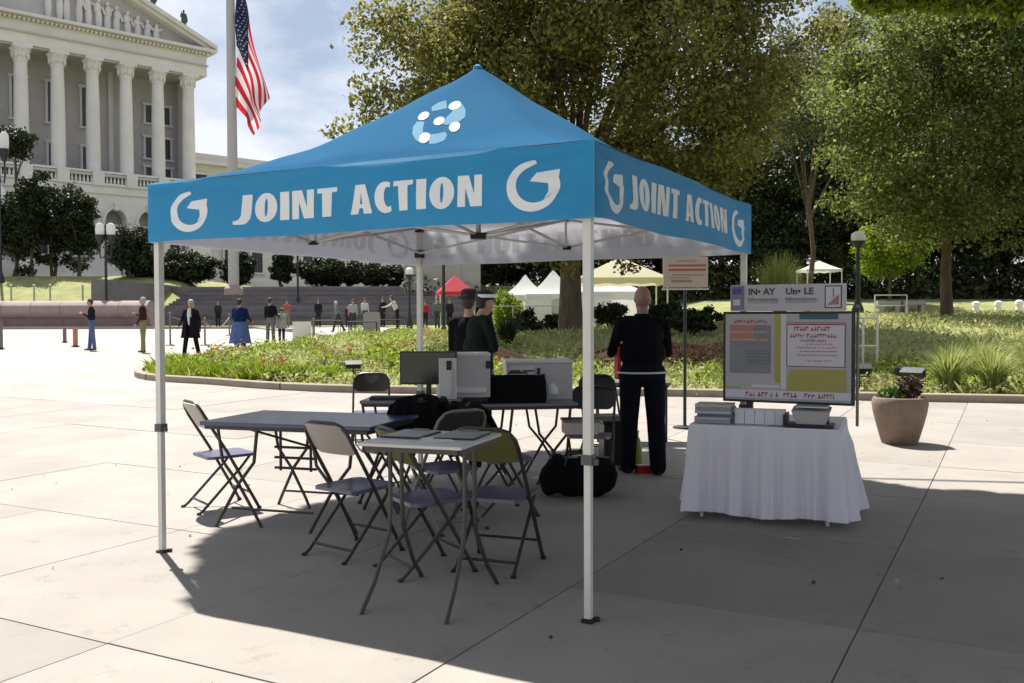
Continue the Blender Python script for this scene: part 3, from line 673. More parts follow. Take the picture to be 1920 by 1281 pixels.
def sk(u, v):
    s_ = u * TOT * 0.99999; p, n = per(s_); d = v  # v 0 top .. 1 bottom
    pl = math.sin(s_ * 38 + 1.6 * math.sin(s_ * 6.1)); pl = pl * abs(pl) ** 0.5 * 0.75 + math.sin(s_ * 19 + 2 * math.sin(s_ * 3.3)) * 0.55 + 0.25 * math.sin(s_ * 83 + 1)
    flare = 0.055 * d ** 1.2 + (0.05 * d if (TW < s_ < TW + TD) else 0.0) * math.sin(min(1, max(0, (s_ - TW) / TD)) * PI)
    off = 0.014 + 0.044 * min(1, d * 4) * (0.6 + 0.9 * d) * pl * 0.8 + flare
    q = p + n * off; zb = 0.055 + 0.012 * math.sin(s_ * 9) + 0.008 * pl
    return (q.x, q.y, TH - 0.012 - (TH - 0.012 - zb) * d)
m = MB(); m.grid(sk, 620, 16, flip=False); o = m.build('skirt', M_cloth, tc_)
m = MB(); m.grid(lambda u, v: ((u - 0.5) * (TW + 0.012), (v - 0.5) * (TD + 0.012), TH + 0.002 + 0.003 * math.sin(u * 7) * math.sin(v * 5)), 24, 20)
for a in range(4):
    pass
def rim(u, v):
    p, n = per(u * TOT * 0.99999); q = p + n * (0.003 + 0.006 * math.sin(v * PI)); return (q.x, q.y, TH + 0.003 - 0.035 * v)
m.grid(rim, 200, 4); m.build('top_sheet', M_cloth, tc_)
# things on the information table
def on_it(a, b): q = FLc + fx * a + fy * b; return q
zt = TH + 0.006
def flat_stack(n, w, d, h, mats_, parent, x=0, y=0, z=0, nm='sheaf', jit=0.01):
    for i in range(n):
        box_part(nm, mats_[i % len(mats_)], parent, (x + random.uniform(-jit, jit), y + random.uniform(-jit, jit), z + h * (i + 0.5)), (w, d, h * 0.94), bev=0, rz=random.uniform(-0.05, 0.05))
q = on_it(0.16, 0.17); t = thing('paper_stack', 'stack of grey leaflets at the left end of the information table', 'leaflets', (q.x, q.y, zt), irz)
flat_stack(6, 0.27, 0.21, 0.024, [M_gy, M_print, mat('blue_paper', (0.12, 0.13, 0.24), 0.7), M_print], t)
q = on_it(0.33, 0.2)
M_leaf_w = mat('white_card', (0.72, 0.72, 0.78), 0.7)
for i in range(5):
    q = on_it(0.345 + i * 0.074, 0.13)
    s = MB(); s.box((0, 0, 0.056), (0.068, 0.05, 0.112)); s.box((0, -0.002, 0.114), (0.070, 0.055, 0.006))
    where = ['first from the left', 'second from the left', 'third and middle one', 'second from the right', 'first from the right'][i]
    tt = thing('white_carton', 'small white carton in the row of five on the information table, ' + where, 'carton', (q.x, q.y, zt), irz, 'row of white cartons')
    box_part('body', M_leaf_w, tt, (0, 0, 0.055), (0.072, 0.055, 0.11), bev=0.004); box_part('lid', M_paper, tt, (0, 0, 0.1135), (0.074, 0.058, 0.007), bev=0.001)
q = on_it(0.82, 0.14); t = thing('black_tray', 'low black tray at the right front of the information table', 'tray', (q.x, q.y, zt), irz)
box_part('base', M_blk, t, (0.03, 0, 0.01), (0.34, 0.22, 0.02)); box_part('rim', M_blk, t, (-0.14, 0.0, 0.05), (0.02, 0.26, 0.08)); 
q = on_it(0.86, 0.15); t = thing('document_box', 'grey open document box sitting on the black tray', 'box', (q.x, q.y, zt + 0.022), irz)
s = MB(); s.add([(-0.10, -0.09, 0), (0.10, -0.09, 0), (0.10, 0.09, 0), (-0.10, 0.09, 0), (-0.135, -0.11, 0.095), (0.135, -0.11, 0.095), (0.135, 0.11, 0.115), (-0.135, 0.11, 0.115)], [(3, 2, 1, 0), (0, 1, 5, 4), (1, 2, 6, 5), (2, 3, 7, 6), (3, 0, 4, 7), (4, 5, 6, 7)])
s.build('body', M_print, t, smooth=False); flat_stack(2, 0.22, 0.17, 0.008, [M_paper, M_gy], t, 0, 0, 0.118)
# display board
BLp = Vector((1.63, 7.25)); BRp = Vector((2.48, 6.79)); bd = (BRp - BLp).normalized(); BW = (BRp - BLp).length; bc = (BLp + BRp) / 2; brz = math.atan2(bd.y, bd.x)
bt = thing('display_board', 'large black-framed notice display standing on the information table', 'display board', (bc.x, bc.y, 0), brz)
box_part('panel', M_blk, bt, (0, 0.02, 1.208), (BW, 0.045, 0.69), bev=0.006)
for s_ in (-1, 1): box_part('stand', M_blk, bt, (s_ * 0.28, 0.02, 0.79), (0.05, 0.04, 0.15)); box_part('foot', M_blk, bt, (s_ * 0.28, 0.0, 0.7175), (0.06, 0.14, 0.012))
M_pos = mat('poster_paper', (0.50, 0.45, 0.46), 0.5, col2=(0.46, 0.44, 0.47), scale=2); M_red = mat('print_red', (0.42, 0.02, 0.05), 0.6); M_dk = mat('print_dark', (0.07, 0.06, 0.09), 0.6)
M_yel = mat('print_yellow', (0.42, 0.38, 0.10), 0.6); M_teal = mat('print_teal', (0.06, 0.13, 0.17), 0.6); M_gr = mat('print_grey', (0.25, 0.25, 0.28), 0.6); M_pink = mat('print_salmon', (0.50, 0.22, 0.18), 0.6); M_wh2 = mat('print_paper_white', (0.68, 0.64, 0.70), 0.6); M_gbl = mat('print_green_grey', (0.16, 0.22, 0.22), 0.6)
W2 = BW / 2 - 0.022; Hb, Ht = 0.882, 1.534
s = MB(); s.add([(-W2, -0.006, Hb), (W2, -0.006, Hb), (W2, -0.006, Ht), (-W2, -0.006, Ht)], [(0, 1, 2, 3)]); pos = s.build('poster', M_pos, bt, smooth=False)
def pr(mt, u0, v0, u1, v1, lay=1, nm='print', parent=None):
    """print rectangle in poster fractions, v down"""
    a = MB(); y = -0.006 - 0.0025 * lay
    x0, x1 = -W2 + 2 * W2 * u0, -W2 + 2 * W2 * u1; za, zb_ = Ht - (Ht - Hb) * v0, Ht - (Ht - Hb) * v1
    a.add([(x0, y, zb_), (x1, y, zb_), (x1, y, za), (x0, y, za)], [(0, 1, 2, 3)]); return a.build(nm, mt, parent or pos, smooth=False)
def words(mt, u0, v0, u1, v1, lay=1, seed=1, nm='text_line'):
    """one line of small unreadable print: letter-like marks"""
    rr = random.Random(seed); a = MB(); y = -0.006 - 0.0025 * lay; x0, x1 = -W2 + 2 * W2 * u0, -W2 + 2 * W2 * u1; za, zb_ = Ht - (Ht - Hb) * v0, Ht - (Ht - Hb) * v1
    h = za - zb_; x = x0
    while x < x1:
        w = h * rr.uniform(0.35, 0.75)
        if rr.random() < 0.14: x += h * 0.5; continue
        hh = h * rr.choice([1, 1, 0.75]); k = rr.random()
        if k < 0.5: a.add([(x, y, zb_), (x + w * 0.35, y, zb_), (x + w * 0.35, y, zb_ + hh), (x, y, zb_ + hh)], [(0, 1, 2, 3)]); a.add([(x + w * 0.36, y, zb_ + hh * 0.65), (x + w, y, zb_ + hh * 0.65), (x + w, y, zb_ + hh), (x + w * 0.36, y, zb_ + hh)], [(0, 1, 2, 3)]); 
        else: a.add([(x, y, zb_), (x + w, y, zb_), (x + w, y, zb_ + hh * 0.35), (x, y, zb_ + hh * 0.35)], [(0, 1, 2, 3)]); a.add([(x + w * 0.3, y, zb_ + hh * 0.36), (x + w * 0.65, y, zb_ + hh * 0.36), (x + w * 0.65, y, zb_ + hh), (x + w * 0.3, y, zb_ + hh)], [(0, 1, 2, 3)])
        x += w + h * 0.16
    return a.build(nm, mt, pos, smooth=False)
pr(M_yel, 0.405, 0.0, 0.455, 0.79); pr(M_wh2, 0.455, 0.0, 0.50, 0.86); pr(M_gr, 0.035, 0.125, 0.375, 0.69, 1)
pr(M_pink, 0.04, 0.13, 0.24, 0.30, 2); words(M_red, 0.07, 0.065, 0.33, 0.105, 1, 3)
for i, v in enumerate((0.16, 0.20, 0.245, 0.29, 0.335)): words(M_wh2 if i % 2 else M_pink, 0.05, v, 0.35, v + 0.018, 3, 10 + i)
pr(M_gbl, 0.175, 0.42, 0.365, 0.58, 2)
for i in range(4): pr(M_gr, 0.18, 0.435 + i * 0.037, 0.36, 0.452 + i * 0.037, 3)
pr(M_teal, 0.60, 0.0, 0.90, 0.062); pr(M_wh2, 0.50, 0.10, 0.955, 0.60, 1, 'notice'); 
for a_ in ((0.50, 0.10, 0.955, 0.108), (0.50, 0.594, 0.955, 0.602), (0.50, 0.10, 0.506, 0.60), (0.95, 0.10, 0.956, 0.60)): pr(M_dk, *a_, 2, 'notice_border')
pr(M_red, 0.51, 0.115, 0.945, 0.128, 2)
words(M_red, 0.56, 0.145, 0.83, 0.19, 2, 40); words(M_red, 0.53, 0.225, 0.92, 0.268, 2, 41); words(M_dk, 0.60, 0.29, 0.80, 0.315, 2, 42); words(M_red, 0.66, 0.335, 0.86, 0.352, 2, 43)
for i in range(3): words(M_red, 0.58 + 0.02 * (i % 2), 0.375 + i * 0.042, 0.89, 0.391 + i * 0.042, 2, 50 + i)
words(M_pink, 0.66, 0.52, 0.86, 0.54, 2, 60)
s = MB(); y = -0.0085; 
pp = [(0.50, 0.88), (0.51, 0.72), (0.54, 0.635), (0.965, 0.63), (0.965, 0.88)]; s.add([(-W2 + 2 * W2 * u, y, Ht - (Ht - Hb) * v) for u, v in pp][::-1], [(0, 1, 2, 3, 4)]); s.build('print', M_yel, pos, smooth=False)
pr(M_wh2, 0.22, 0.82, 0.44, 0.85, 1); pr(M_yel, 0.0, 0.85, 0.13, 0.868, 1); pr(M_wh2, 0.0, 0.885, 1.0, 0.995, 1, 'caption_strip'); words(M_red, 0.17, 0.905, 0.88, 0.955, 2, 77)
pr(mat('print_light_blue', (0.35, 0.42, 0.48), 0.6), 0, 0.972, 1, 0.995, 2)
# header box on top of the board
ht = thing('header_box', 'long white box sign with dark lettering lying on top of the display board', 'sign', (bc.x, bc.y, 0), brz)
HW = 0.845; box_part('box_body', mat('header_white', (0.56, 0.54, 0.57), 0.5), ht, (0.0, 0.002, 1.656), (0.845, 0.036, 0.20), bev=0.004)
M_lil = mat('print_lilac', (0.22, 0.21, 0.36), 0.6)
def hp(mt, x0, z0_, x1, z1_, nm='print', y=-0.0185): a = MB(); a.add([(x0, y, z0_), (x1, y, z0_), (x1, y, z1_), (x0, y, z1_)], [(0, 1, 2, 3)]); return a.build(nm, mt, ht, smooth=False)
hp(M_lil, -0.415, 1.565, -0.315, 1.748); hp(M_wh2, -0.40, 1.60, -0.345, 1.645, y=-0.021); hp(mat('print_navy', (0.10, 0.10, 0.25), 0.6), -0.405, 1.685, -0.335, 1.73, y=-0.021)
hp(M_dk, 0.275, 1.575, 0.395, 1.74, 'picture_frame'); hp(M_wh2, 0.283, 1.583, 0.387, 1.732, 'picture', -0.021)
a = MB(); a.add([(0.29, -0.023, 1.60), (0.375, -0.023, 1.60), (0.375, -0.023, 1.675), (0.345, -0.023, 1.65), (0.315, -0.023, 1.62)], [(0, 1, 2, 3, 4)]); a.build('picture_shape', mat('print_rose', (0.42, 0.20, 0.20), 0.6), ht, smooth=False)
hp(M_dk, 0.333, 1.655, 0.338, 1.722, y=-0.0235)
def font_text(body, size, mt, parent, loc, rot=(PI / 2, 0, 0), w=None, nm='lettering', bold=0.0):
    cu = bpy.data.curves.new('t', 'FONT'); cu.body = body; cu.size = size; cu.align_x = 'CENTER'; cu.offset = bold; cu.resolution_u = 2
    ob = bpy.data.objects.new('t', cu); COL.objects.link(ob); dg = bpy.context.evaluated_depsgraph_get(); me = bpy.data.meshes.new_from_object(ob.evaluated_get(dg)); bpy.data.objects.remove(ob)
    me.materials.clear(); me.materials.append(mt)
    if w:
        xs_ = [v.co.x for v in me.vertices]; k = w / max(1e-6, max(xs_) - min(xs_))
        for v in me.vertices: v.co.x *= k
    o = link(nm, me, parent, loc); o.rotation_euler = rot; return o
font_text('IN\u2022 AY', 0.068, M_dk, ht, (-0.185, -0.0205, 1.68), w=0.20, bold=0.002)
font_text('Un\u2022 LE', 0.068, M_dk, ht, (0.095, -0.0205, 1.68), w=0.20, bold=0.002)
font_text('Informationday', 0.045, M_gr, ht, (-0.175, -0.0205, 1.63), w=0.225, bold=0.001)
font_text('Informationen', 0.045, M_gr, ht, (0.105, -0.0205, 1.63), w=0.225, bold=0.001)
hp(M_gr, -0.29, 1.617, -0.065, 1.622); hp(M_gr, -0.01, 1.617, 0.215, 1.622)
# side pole of the board
m = MB(); m.tube([(BW / 2 + 0.016, 0.03, 0.715), (BW / 2 + 0.016, 0.03, 1.60)], 0.011, 8); m.build('side_pole', M_gymetal, bt); m = MB(); m.box((BW / 2 + 0.004, 0.02, 1.56), (0.05, 0.03, 0.03)); m.build('clamp', M_blk, bt)

# ------------------------------------------------------------------ planter
M_pot = mat('cast_stone_pot', (0.22, 0.16, 0.12), 0.85, var=0.15, scale=8, bump=0.35, bscale=60)
pz = float(zg(10.9)); t = thing('planter_pot', 'big rounded cast-stone planter pot with withered plants beside the bed kerb', 'planter', (4.51, 10.9, pz))
m = MB(); m.lathe([(0.19, 0.0), (0.20, 0.01), (0.255, 0.20), (0.295, 0.36), (0.31, 0.46), (0.305, 0.51), (0.29, 0.535), (0.27, 0.54), (0.255, 0.52), (0.25, 0.47)], n=32, cap=False); m.add([(0.19 * math.cos(i * PI / 16), 0.19 * math.sin(i * PI / 16), 0.0) for i in range(32)], [tuple(range(31, -1, -1))]); m.build('pot', M_pot, t)
m = MB(); m.lathe([(0.25, 0.48), (0.15, 0.50), (0.001, 0.51)], n=24, cap=False); m.build('soil', mat('soil', (0.06, 0.04, 0.025), 0.95, var=0.3, scale=30, bump=0.8, bscale=60), t)
M_dry = mat('dry_plant', (0.08, 0.05, 0.03), 0.9, island=0.5); M_grn = mat('green_leaf', (0.08, 0.14, 0.02), 0.6, island=0.4, trans=0.3)
def leaf_cloud(rng, n, c, r, size, aspect=0.55, up=0.3):
    P = rng.normal(size=(n, 3)); P /= np.linalg.norm(P, axis=1)[:, None] + 1e-9
    P = np.array(c) + P * np.array(r) * (rng.random((n, 1)) ** 0.45)
    return leaf_quads(rng, P, size, aspect, up)
def leaf_quads(rng, P, size, aspect=0.55, up=0.3):
    n = len(P); d = rng.normal(size=(n, 3)); d /= np.linalg.norm(d, axis=1)[:, None]
    nn = rng.normal(size=(n, 3)); nn[:, 2] += up * 3; nn -= d * (nn * d).sum(1)[:, None]; nn /= np.linalg.norm(nn, axis=1)[:, None]
    s_ = np.cross(d, nn); L = (size * (0.6 + 0.8 * rng.random(n)))[:, None]
    a = P - d * L * 0.5; b = P + s_ * L * aspect * 0.5 + nn * L * 0.06; c = P + d * L * 0.5; e = P - s_ * L * aspect * 0.5 + nn * L * 0.06
    V = np.stack([a, b, c, e], 1).reshape(-1, 3); F = np.arange(4 * n).reshape(-1, 4); return V, F
rg = np.random.default_rng(3)
V, F = leaf_cloud(rg, 260, (-0.06, 0.0, 0.58), (0.19, 0.17, 0.09), 0.06); link('green_plant', np_mesh('green_plant', V, F, M_grn), t)
m = MB()
for i in range(26):
    a = rg.random() * 6.28; r = rg.random() * 0.16; x, y = 0.08 + r * math.cos(a), r * math.sin(a); dx, dy = (rg.random(2) - 0.5) * 0.2; h = 0.10 + rg.random() * 0.2
    m.tube([(x, y, 0.5), (x + dx * 0.5, y + dy * 0.5, 0.5 + h * 0.6), (x + dx, y + dy, 0.5 + h)], [0.006, 0.004, 0.002], 4)
m.build('withered_stems', M_dry, t)
V, F = leaf_cloud(rg, 420, (0.12, 0.0, 0.66), (0.15, 0.15, 0.13), 0.055); link('withered_leaves', np_mesh('withered_leaves', V, F, M_dry), t)

# ------------------------------------------------------------------ floodlights in the bed
def floodlight(x, y, rz, label, s=1.0):
    z = gz(x, y); t = thing('floodlight', label, 'floodlight', (x, y, z), rz, 'black garden floodlights in the bed')
    m = MB(); m.tube([(0, 0, -0.05), (0, 0, 0.24 * s)], 0.014, 6); m.build('stake', M_blk, t)
    m = MB(); M_ = Matrix.Rotation(0.45, 3, 'X'); m.box((0, 0, 0.31 * s), (0.30 * s, 0.12 * s, 0.10 * s), M=M_); m.box((0, -0.06 * s, 0.36 * s), (0.33 * s, 0.16 * s, 0.012), M=M_); m.build('housing', M_blk, t, smooth=False)
    m = MB(); m.tube([(-0.17 * s, 0, 0.32 * s), (-0.17 * s, 0, 0.20 * s), (0.17 * s, 0, 0.20 * s), (0.17 * s, 0, 0.32 * s)], 0.009, 5); m.build('bracket', M_blk, t); return t
floodlight(-3.15, 18.6, 0.3, 'black floodlight on a stake among the low plants left of the monitor')
floodlight(6.15, 16.6, -0.2, 'black floodlight just right of the display board', 1.15)
floodlight(6.8, 16.3, 0.5, 'black floodlight behind the planter pot', 1.1)
floodlight(6.75, 15.75, -0.8, 'black floodlight nearest the bed kerb, seen over the planter pot', 1.15)

# ------------------------------------------------------------------ people
def remesh(name, prims, voxel, mats, smooth_it=5):
    """union of tapered capsules / ellipsoids -> one continuous mesh, material by nearest primitive"""
    m = MB()
    for p in prims:
        if p[0] == 'c':
            a, b, r0, r1 = Vector(p[1]), Vector(p[2]), p[3], p[4]; fl = p[6] if len(p) > 6 else 1.0
            d = (b - a); L = d.length; d.normalize(); q = d.to_track_quat('Z', 'Y').to_matrix()
            prof = []
            for i in range(5): t = PI / 2 * (1 - i / 4); prof.append((max(1e-4, r0 * math.cos(t)), -r0 * math.sin(t)))
            for i in range(5): t = PI / 2 * (i / 4); prof.append((max(1e-4, r1 * math.cos(t)), L + r1 * math.sin(t)))
            t_ = MB(); t_.lathe(prof, n=12); t_.v = [tuple(q @ Vector(v) + a) for v in t_.v]; m.add(t_.v, t_.f)
        else:
            m.ell(p[1], p[2], 14, 10, M=p[4] if len(p) > 4 and p[4] is not None else None)
    me = m.mesh('tmp', [mats[0]], False); ob = bpy.data.objects.new('tmp', me); COL.objects.link(ob)
    md = ob.modifiers.new('r', 'REMESH'); md.mode = 'VOXEL'; md.voxel_size = voxel; md.adaptivity = 0
    sm = ob.modifiers.new('s', 'SMOOTH'); sm.factor = 0.5; sm.iterations = smooth_it
    dg = bpy.context.evaluated_depsgraph_get(); out = bpy.data.meshes.new_from_object(ob.evaluated_get(dg)); bpy.data.objects.remove(ob); bpy.data.meshes.remove(me)
    out.name = name; out.materials.clear()
    for x in mats: out.materials.append(x)
    n = len(out.polygons); C = np.zeros(n * 3); out.polygons.foreach_get('center', C); C = C.reshape(-1, 3)
    best = np.full(n, 1e9); mi = np.zeros(n, int)
    for p in prims:
        if p[0] == 'c':
            a, b = np.array(p[1]), np.array(p[2]); d = b - a; t = np.clip(((C - a) @ d) / (d @ d + 1e-12), 0, 1)
            dist = np.linalg.norm(C - a - t[:, None] * d, axis=1) - (p[3] + (p[4] - p[3]) * t); k = p[5]
        else:
            R_m = np.array(p[4]) if len(p) > 4 and p[4] is not None else np.eye(3)
            q = (C - np.array(p[1])) @ R_m; l = np.linalg.norm(q / np.array(p[2]), axis=1); dist = (l - 1) * min(p[2]); k = p[3]
        w = dist < best; best[w] = dist[w]; mi[w] = k
    out.polygons.foreach_set('material_index', mi.astype(np.int32)); out.shade_smooth(); out.update(); return out
def cm(name, c, **k): return mat(name, c, k.pop('rough', 0.92), var=0.2, scale=9, bump=0.7, bscale=13, spec=0.08, **k)
SKIN = mat('skin', (0.42, 0.24, 0.17), 0.55, var=0.05, scale=20); SKIN2 = mat('skin_tan', (0.30, 0.16, 0.10), 0.55)
def person(label, loc, face, Hh=1.72, top=(0.02, 0.02, 0.03), bottom=(0.03, 0.04, 0.08), shoe=(0.02, 0.02, 0.02), hair=(0.05, 0.035, 0.025), hairstyle='short',
           legs=((0, 0), (0, 0)), arms=((0.1, 0.1, 0.3), (0.1, 0.1, 0.3)), lean=0.0, head=(0, 0), coat=None, long_sleeve=True, girth=1.0, skirt=None, voxel=0.02, group=None, skin=SKIN, fingers=True, hat=None, extra=None):
    """faces +x locally. legs: (thigh swing, knee bend); arms: (swing fwd, outward, elbow bend) radians; right side first (y<0)"""
    k = Hh / 1.75; t = thing('person', label, 'person', loc, math.atan2(face[1], face[0]), group)
    P = []; TOP, BOT, SK, SH, HR = 0, 1, 2, 3, 4
    V3 = lambda x, y, z: Vector((x, y, z)) * k
    hipz = 0.92; foot_low = 0
    hipc = Vector((0, 0, hipz))
    # legs
    L = []
    for s, (sw, kb) in zip((-1, 1), legs):
        hp_ = Vector((0, s * 0.095 * (0.5 + girth * 0.5), hipz)); kn = hp_ + Vector((math.sin(sw), 0, -math.cos(sw))) * 0.43
        sw2 = sw - kb; an = kn + Vector((math.sin(sw2), 0, -math.cos(sw2))) * 0.42; L.append((hp_, kn, an, s))
    low = min(l[2].z for l in L) - 0.075
    for hp_, kn, an, s in L:
        for v in (hp_, kn, an): v.z -= low
    hz = hipz - low; up = Vector((math.sin(lean), 0, math.cos(lean)))
    B = Vector((0, 0, hz))
    g = girth
    for hp_, kn, an, s in L:
        P.append(('c', hp_ * k, kn * k, 0.088 * (0.3 + 0.7 * g) * k, 0.070 * (0.4 + 0.6 * g) * k, BOT)); P.append(('c', kn * k, (an + Vector((0, 0, 0.0))) * k, 0.070 * (0.4 + 0.6 * g) * k, 0.062 * (0.4 + 0.6 * g) * k, BOT))
        P.append(('c', (an + Vector((-0.03, 0, -0.03))) * k, (an + Vector((0.14, s * 0.02, -0.045))) * k, 0.04 * k, 0.032 * k, SH))
    P.append(('e', (B + up * 0.02) * k, (0.115 * g * k, 0.165 * g * k, 0.13 * k), BOT, None))
    P.append(('e', (B + up * 0.20) * k, (0.12 * g * k, 0.165 * g * k, 0.17 * k), TOP, None)); P.append(('e', (B + up * 0.37) * k, (0.118 * (0.5 + 0.5 * g) * k, 0.18 * (0.6 + 0.4 * g) * k, 0.17 * k), TOP, None))
    sh = B + up * 0.475
    P.append(('c', (sh + Vector((0, -0.15, 0))) * k, (sh + Vector((0, 0.15, 0))) * k, 0.068 * k, 0.068 * k, TOP))
    nk = sh + up * 0.05; hd = sh + up * 0.21 + Vector((head[0], head[1], -abs(head[0]) * 0.2))
    P.append(('c', nk * k, (hd - Vector((0, 0, 0.05))) * k, 0.056 * k, 0.052 * k, SK))
    P.append(('e', (hd + Vector((0, 0, 0.02))) * k, (0.092 * k, 0.075 * k, 0.108 * k), SK, None)); P.append(('e', (hd + Vector((0.025, 0, -0.05))) * k, (0.062 * k, 0.055 * k, 0.06 * k), SK, None))
    P.append(('c', (hd + Vector((0.085, 0, 0.01))) * k, (hd + Vector((0.108, 0, -0.018))) * k, 0.010 * k, 0.014 * k, SK))
    for s in (-1, 1): P.append(('e', (hd + Vector((-0.005, s * 0.076, 0.0))) * k, (0.02 * k, 0.009 * k, 0.03 * k), SK, None))
    hands = []
    for s, (sw, ow, eb) in zip((-1, 1), arms):
        a = sh + Vector((0, s * 0.19 * (0.7 + 0.3 * g), -0.01)); d = Vector((math.sin(sw), s * math.sin(ow), -math.cos(sw) * math.cos(ow))).normalized(); el = a + d * 0.28
        sw2 = sw + eb; d2 = Vector((math.sin(sw2), s * math.sin(ow) * 0.5 - s * 0.12 * min(1, eb), -math.cos(sw2))).normalized(); wr_ = el + d2 * 0.25
        P.append(('c', a * k, el * k, 0.056 * k, 0.045 * k, TOP)); P.append(('c', el * k, wr_ * k, 0.042 * k, 0.028 * k, TOP if long_sleeve else SK))
        # palm and five fingers
        side = d2.cross(Vector((0, 1, 0))).normalized() if abs(d2.y) < 0.9 else Vector((1, 0, 0)); lat = side
        P.append(('c', (wr_ + d2 * 0.02) * k, (wr_ + d2 * 0.07) * k, 0.026 * k, 0.028 * k, SK))
        if fingers:
            for i, ln in enumerate((0.065, 0.075, 0.07, 0.055)):
                b0 = wr_ + d2 * 0.085 + lat * (0.026 - i * 0.0175); cu_ = Vector((0, -s, 0)) * 0.35; b1 = b0 + (d2 + cu_ * 0.6).normalized() * ln * 0.5; b2 = b1 + (d2 + cu_ * 1.6).normalized() * ln * 0.5
                P.append(('c', b0 * k, b1 * k, 0.0095 * k, 0.009 * k, SK)); P.append(('c', b1 * k, b2 * k, 0.009 * k, 0.0075 * k, SK))
            th = wr_ + d2 * 0.03 + lat * 0.022; P.append(('c', th * k, (th + (d2 + lat * 0.9).normalized() * 0.055) * k, 0.012 * k, 0.009 * k, SK))
        hands.append(wr_ * k)
    key = '_'.join('%02x' % int(255 * c) for c in top + bottom)
    mats_ = [cm('top_' + key, top), cm('bottom_' + key, bottom), skin, mat('shoe_%02x' % int(255 * shoe[0]), shoe, 0.5)]
    body = remesh('body', P, voxel, mats_); link('body', body, t)
    hdk = hd * k
    # hair
    hm = mat('hair_' + '_'.join('%02x' % int(255 * c) for c in hair), hair, 0.7, var=0.3, scale=60, bump=0.6, bscale=90)
    if hairstyle != 'bald':
        HP = [('e', hdk + Vector((-0.018, 0, 0.045)) * k, (0.098 * k, 0.084 * k, 0.098 * k), 0, None)]
        if hairstyle == 'long': HP += [('e', hdk + Vector((-0.055, 0, -0.04)) * k, (0.06 * k, 0.085 * k, 0.12 * k), 0, None)]
        elif hairstyle == 'bun': HP += [('e', hdk + Vector((-0.11, 0, 0.06)) * k, (0.04 * k, 0.04 * k, 0.04 * k), 0, None)]
        else: HP += [('e', hdk + Vector((-0.045, 0, 0.0)) * k, (0.062 * k, 0.076 * k, 0.075 * k), 0, None)]
        link('hair', remesh('hair', HP, 0.012, [hm], 2), t)
    else:
        HP = [('c', hdk + Vector((-0.080 * math.cos(a), 0.066 * math.sin(a), zz)) * k, hdk + Vector((-0.080 * math.cos(a + .3), 0.066 * math.sin(a + .3), zz)) * k, 0.012 * k, 0.012 * k, 0) for a in [-1.2 + 0.24 * i for i in range(10)] for zz in (-0.035, -0.018, 0.0)]
        link('hair', remesh('hair', HP, 0.008, [hm], 2), t)
    if voxel < 0.016:
        for s in (-1, 1):
            m = MB(); m.ell(hdk + Vector((0.083, s * 0.032, 0.015)) * k, (0.011 * k, 0.014 * k, 0.009 * k), 8, 6); m.build('eye', mat('eye', (0.03, 0.02, 0.015), 0.2), t)
        m = MB(); m.ell(hdk + Vector((0.083, 0, -0.058)) * k, (0.008 * k, 0.024 * k, 0.005 * k), 8, 6); m.build('mouth', mat('lip', (0.3, 0.1, 0.08), 0.5), t)
    if coat:
        cc, ln = coat; cmt = cm('coat_' + '_'.join('%02x' % int(255 * c) for c in cc), cc); m = MB(); zt_ = (hz + 0.30)
        def cf(u, v):
            a = u * 2 * PI * 0.93 + PI * 0.07; z = zt_ - (zt_ - (hz + 0.02 - ln)) * v; r = 1 + 0.38 * v; w = 0.025 * math.sin(a * 5 + v) * v
            return ((0.15 * g * r + w) * math.cos(a) * k, (0.205 * g * r + w) * math.sin(a) * k, z * k)
        m.grid(cf, 30, 10, flip=True); o = m.build('coat', cmt, t); md = o.modifiers.new('thick', 'SOLIDIFY'); md.thickness = 0.012
    if skirt:
        cc, ln = skirt; cmt = cm('skirt_' + '_'.join('%02x' % int(255 * c) for c in cc), cc); m = MB()
        def sf_(u, v):
            a = u * 2 * PI; z = hz + 0.06 - (ln + 0.06) * v; r = 1 + 0.42 * v; w = 0.022 * math.sin(a * 7 + 1.5 * math.sin(a * 2)) * v
            return ((0.13 * g * r + w) * math.cos(a) * k, (0.175 * g * r + w) * math.sin(a) * k, z * k)
        m.grid(sf_, 40, 8, flip=True); m.build('skirt', cmt, t)
    if hat == 'cap':
        m = MB(); m.ell(hdk + Vector((0.0, 0, 0.065)) * k, (0.104 * k, 0.09 * k, 0.075 * k), 16, 8); h_ = m.build('cap', mat('cap_black', (0.015, 0.015, 0.018), 0.8), t)
        m = MB(); m.lathe([(0.100 * k, 0.05 * k), (0.108 * k, 0.065 * k), (0.104 * k, 0.085 * k)], hdk, 18, cap=False); m.build('brim', M_white, t)
    if hat == 'brim':
        m = MB(); m.lathe([(0.135 * k, 0.05 * k), (0.13 * k, 0.06 * k), (0.10 * k, 0.075 * k), (0.09 * k, 0.14 * k), (0.05 * k, 0.16 * k), (0.001, 0.16 * k)], hdk, 20, cap=False); m.build('hat', mat('cap_black', (0.015, 0.015, 0.018), 0.8), t)
    return t, k, hands, hz
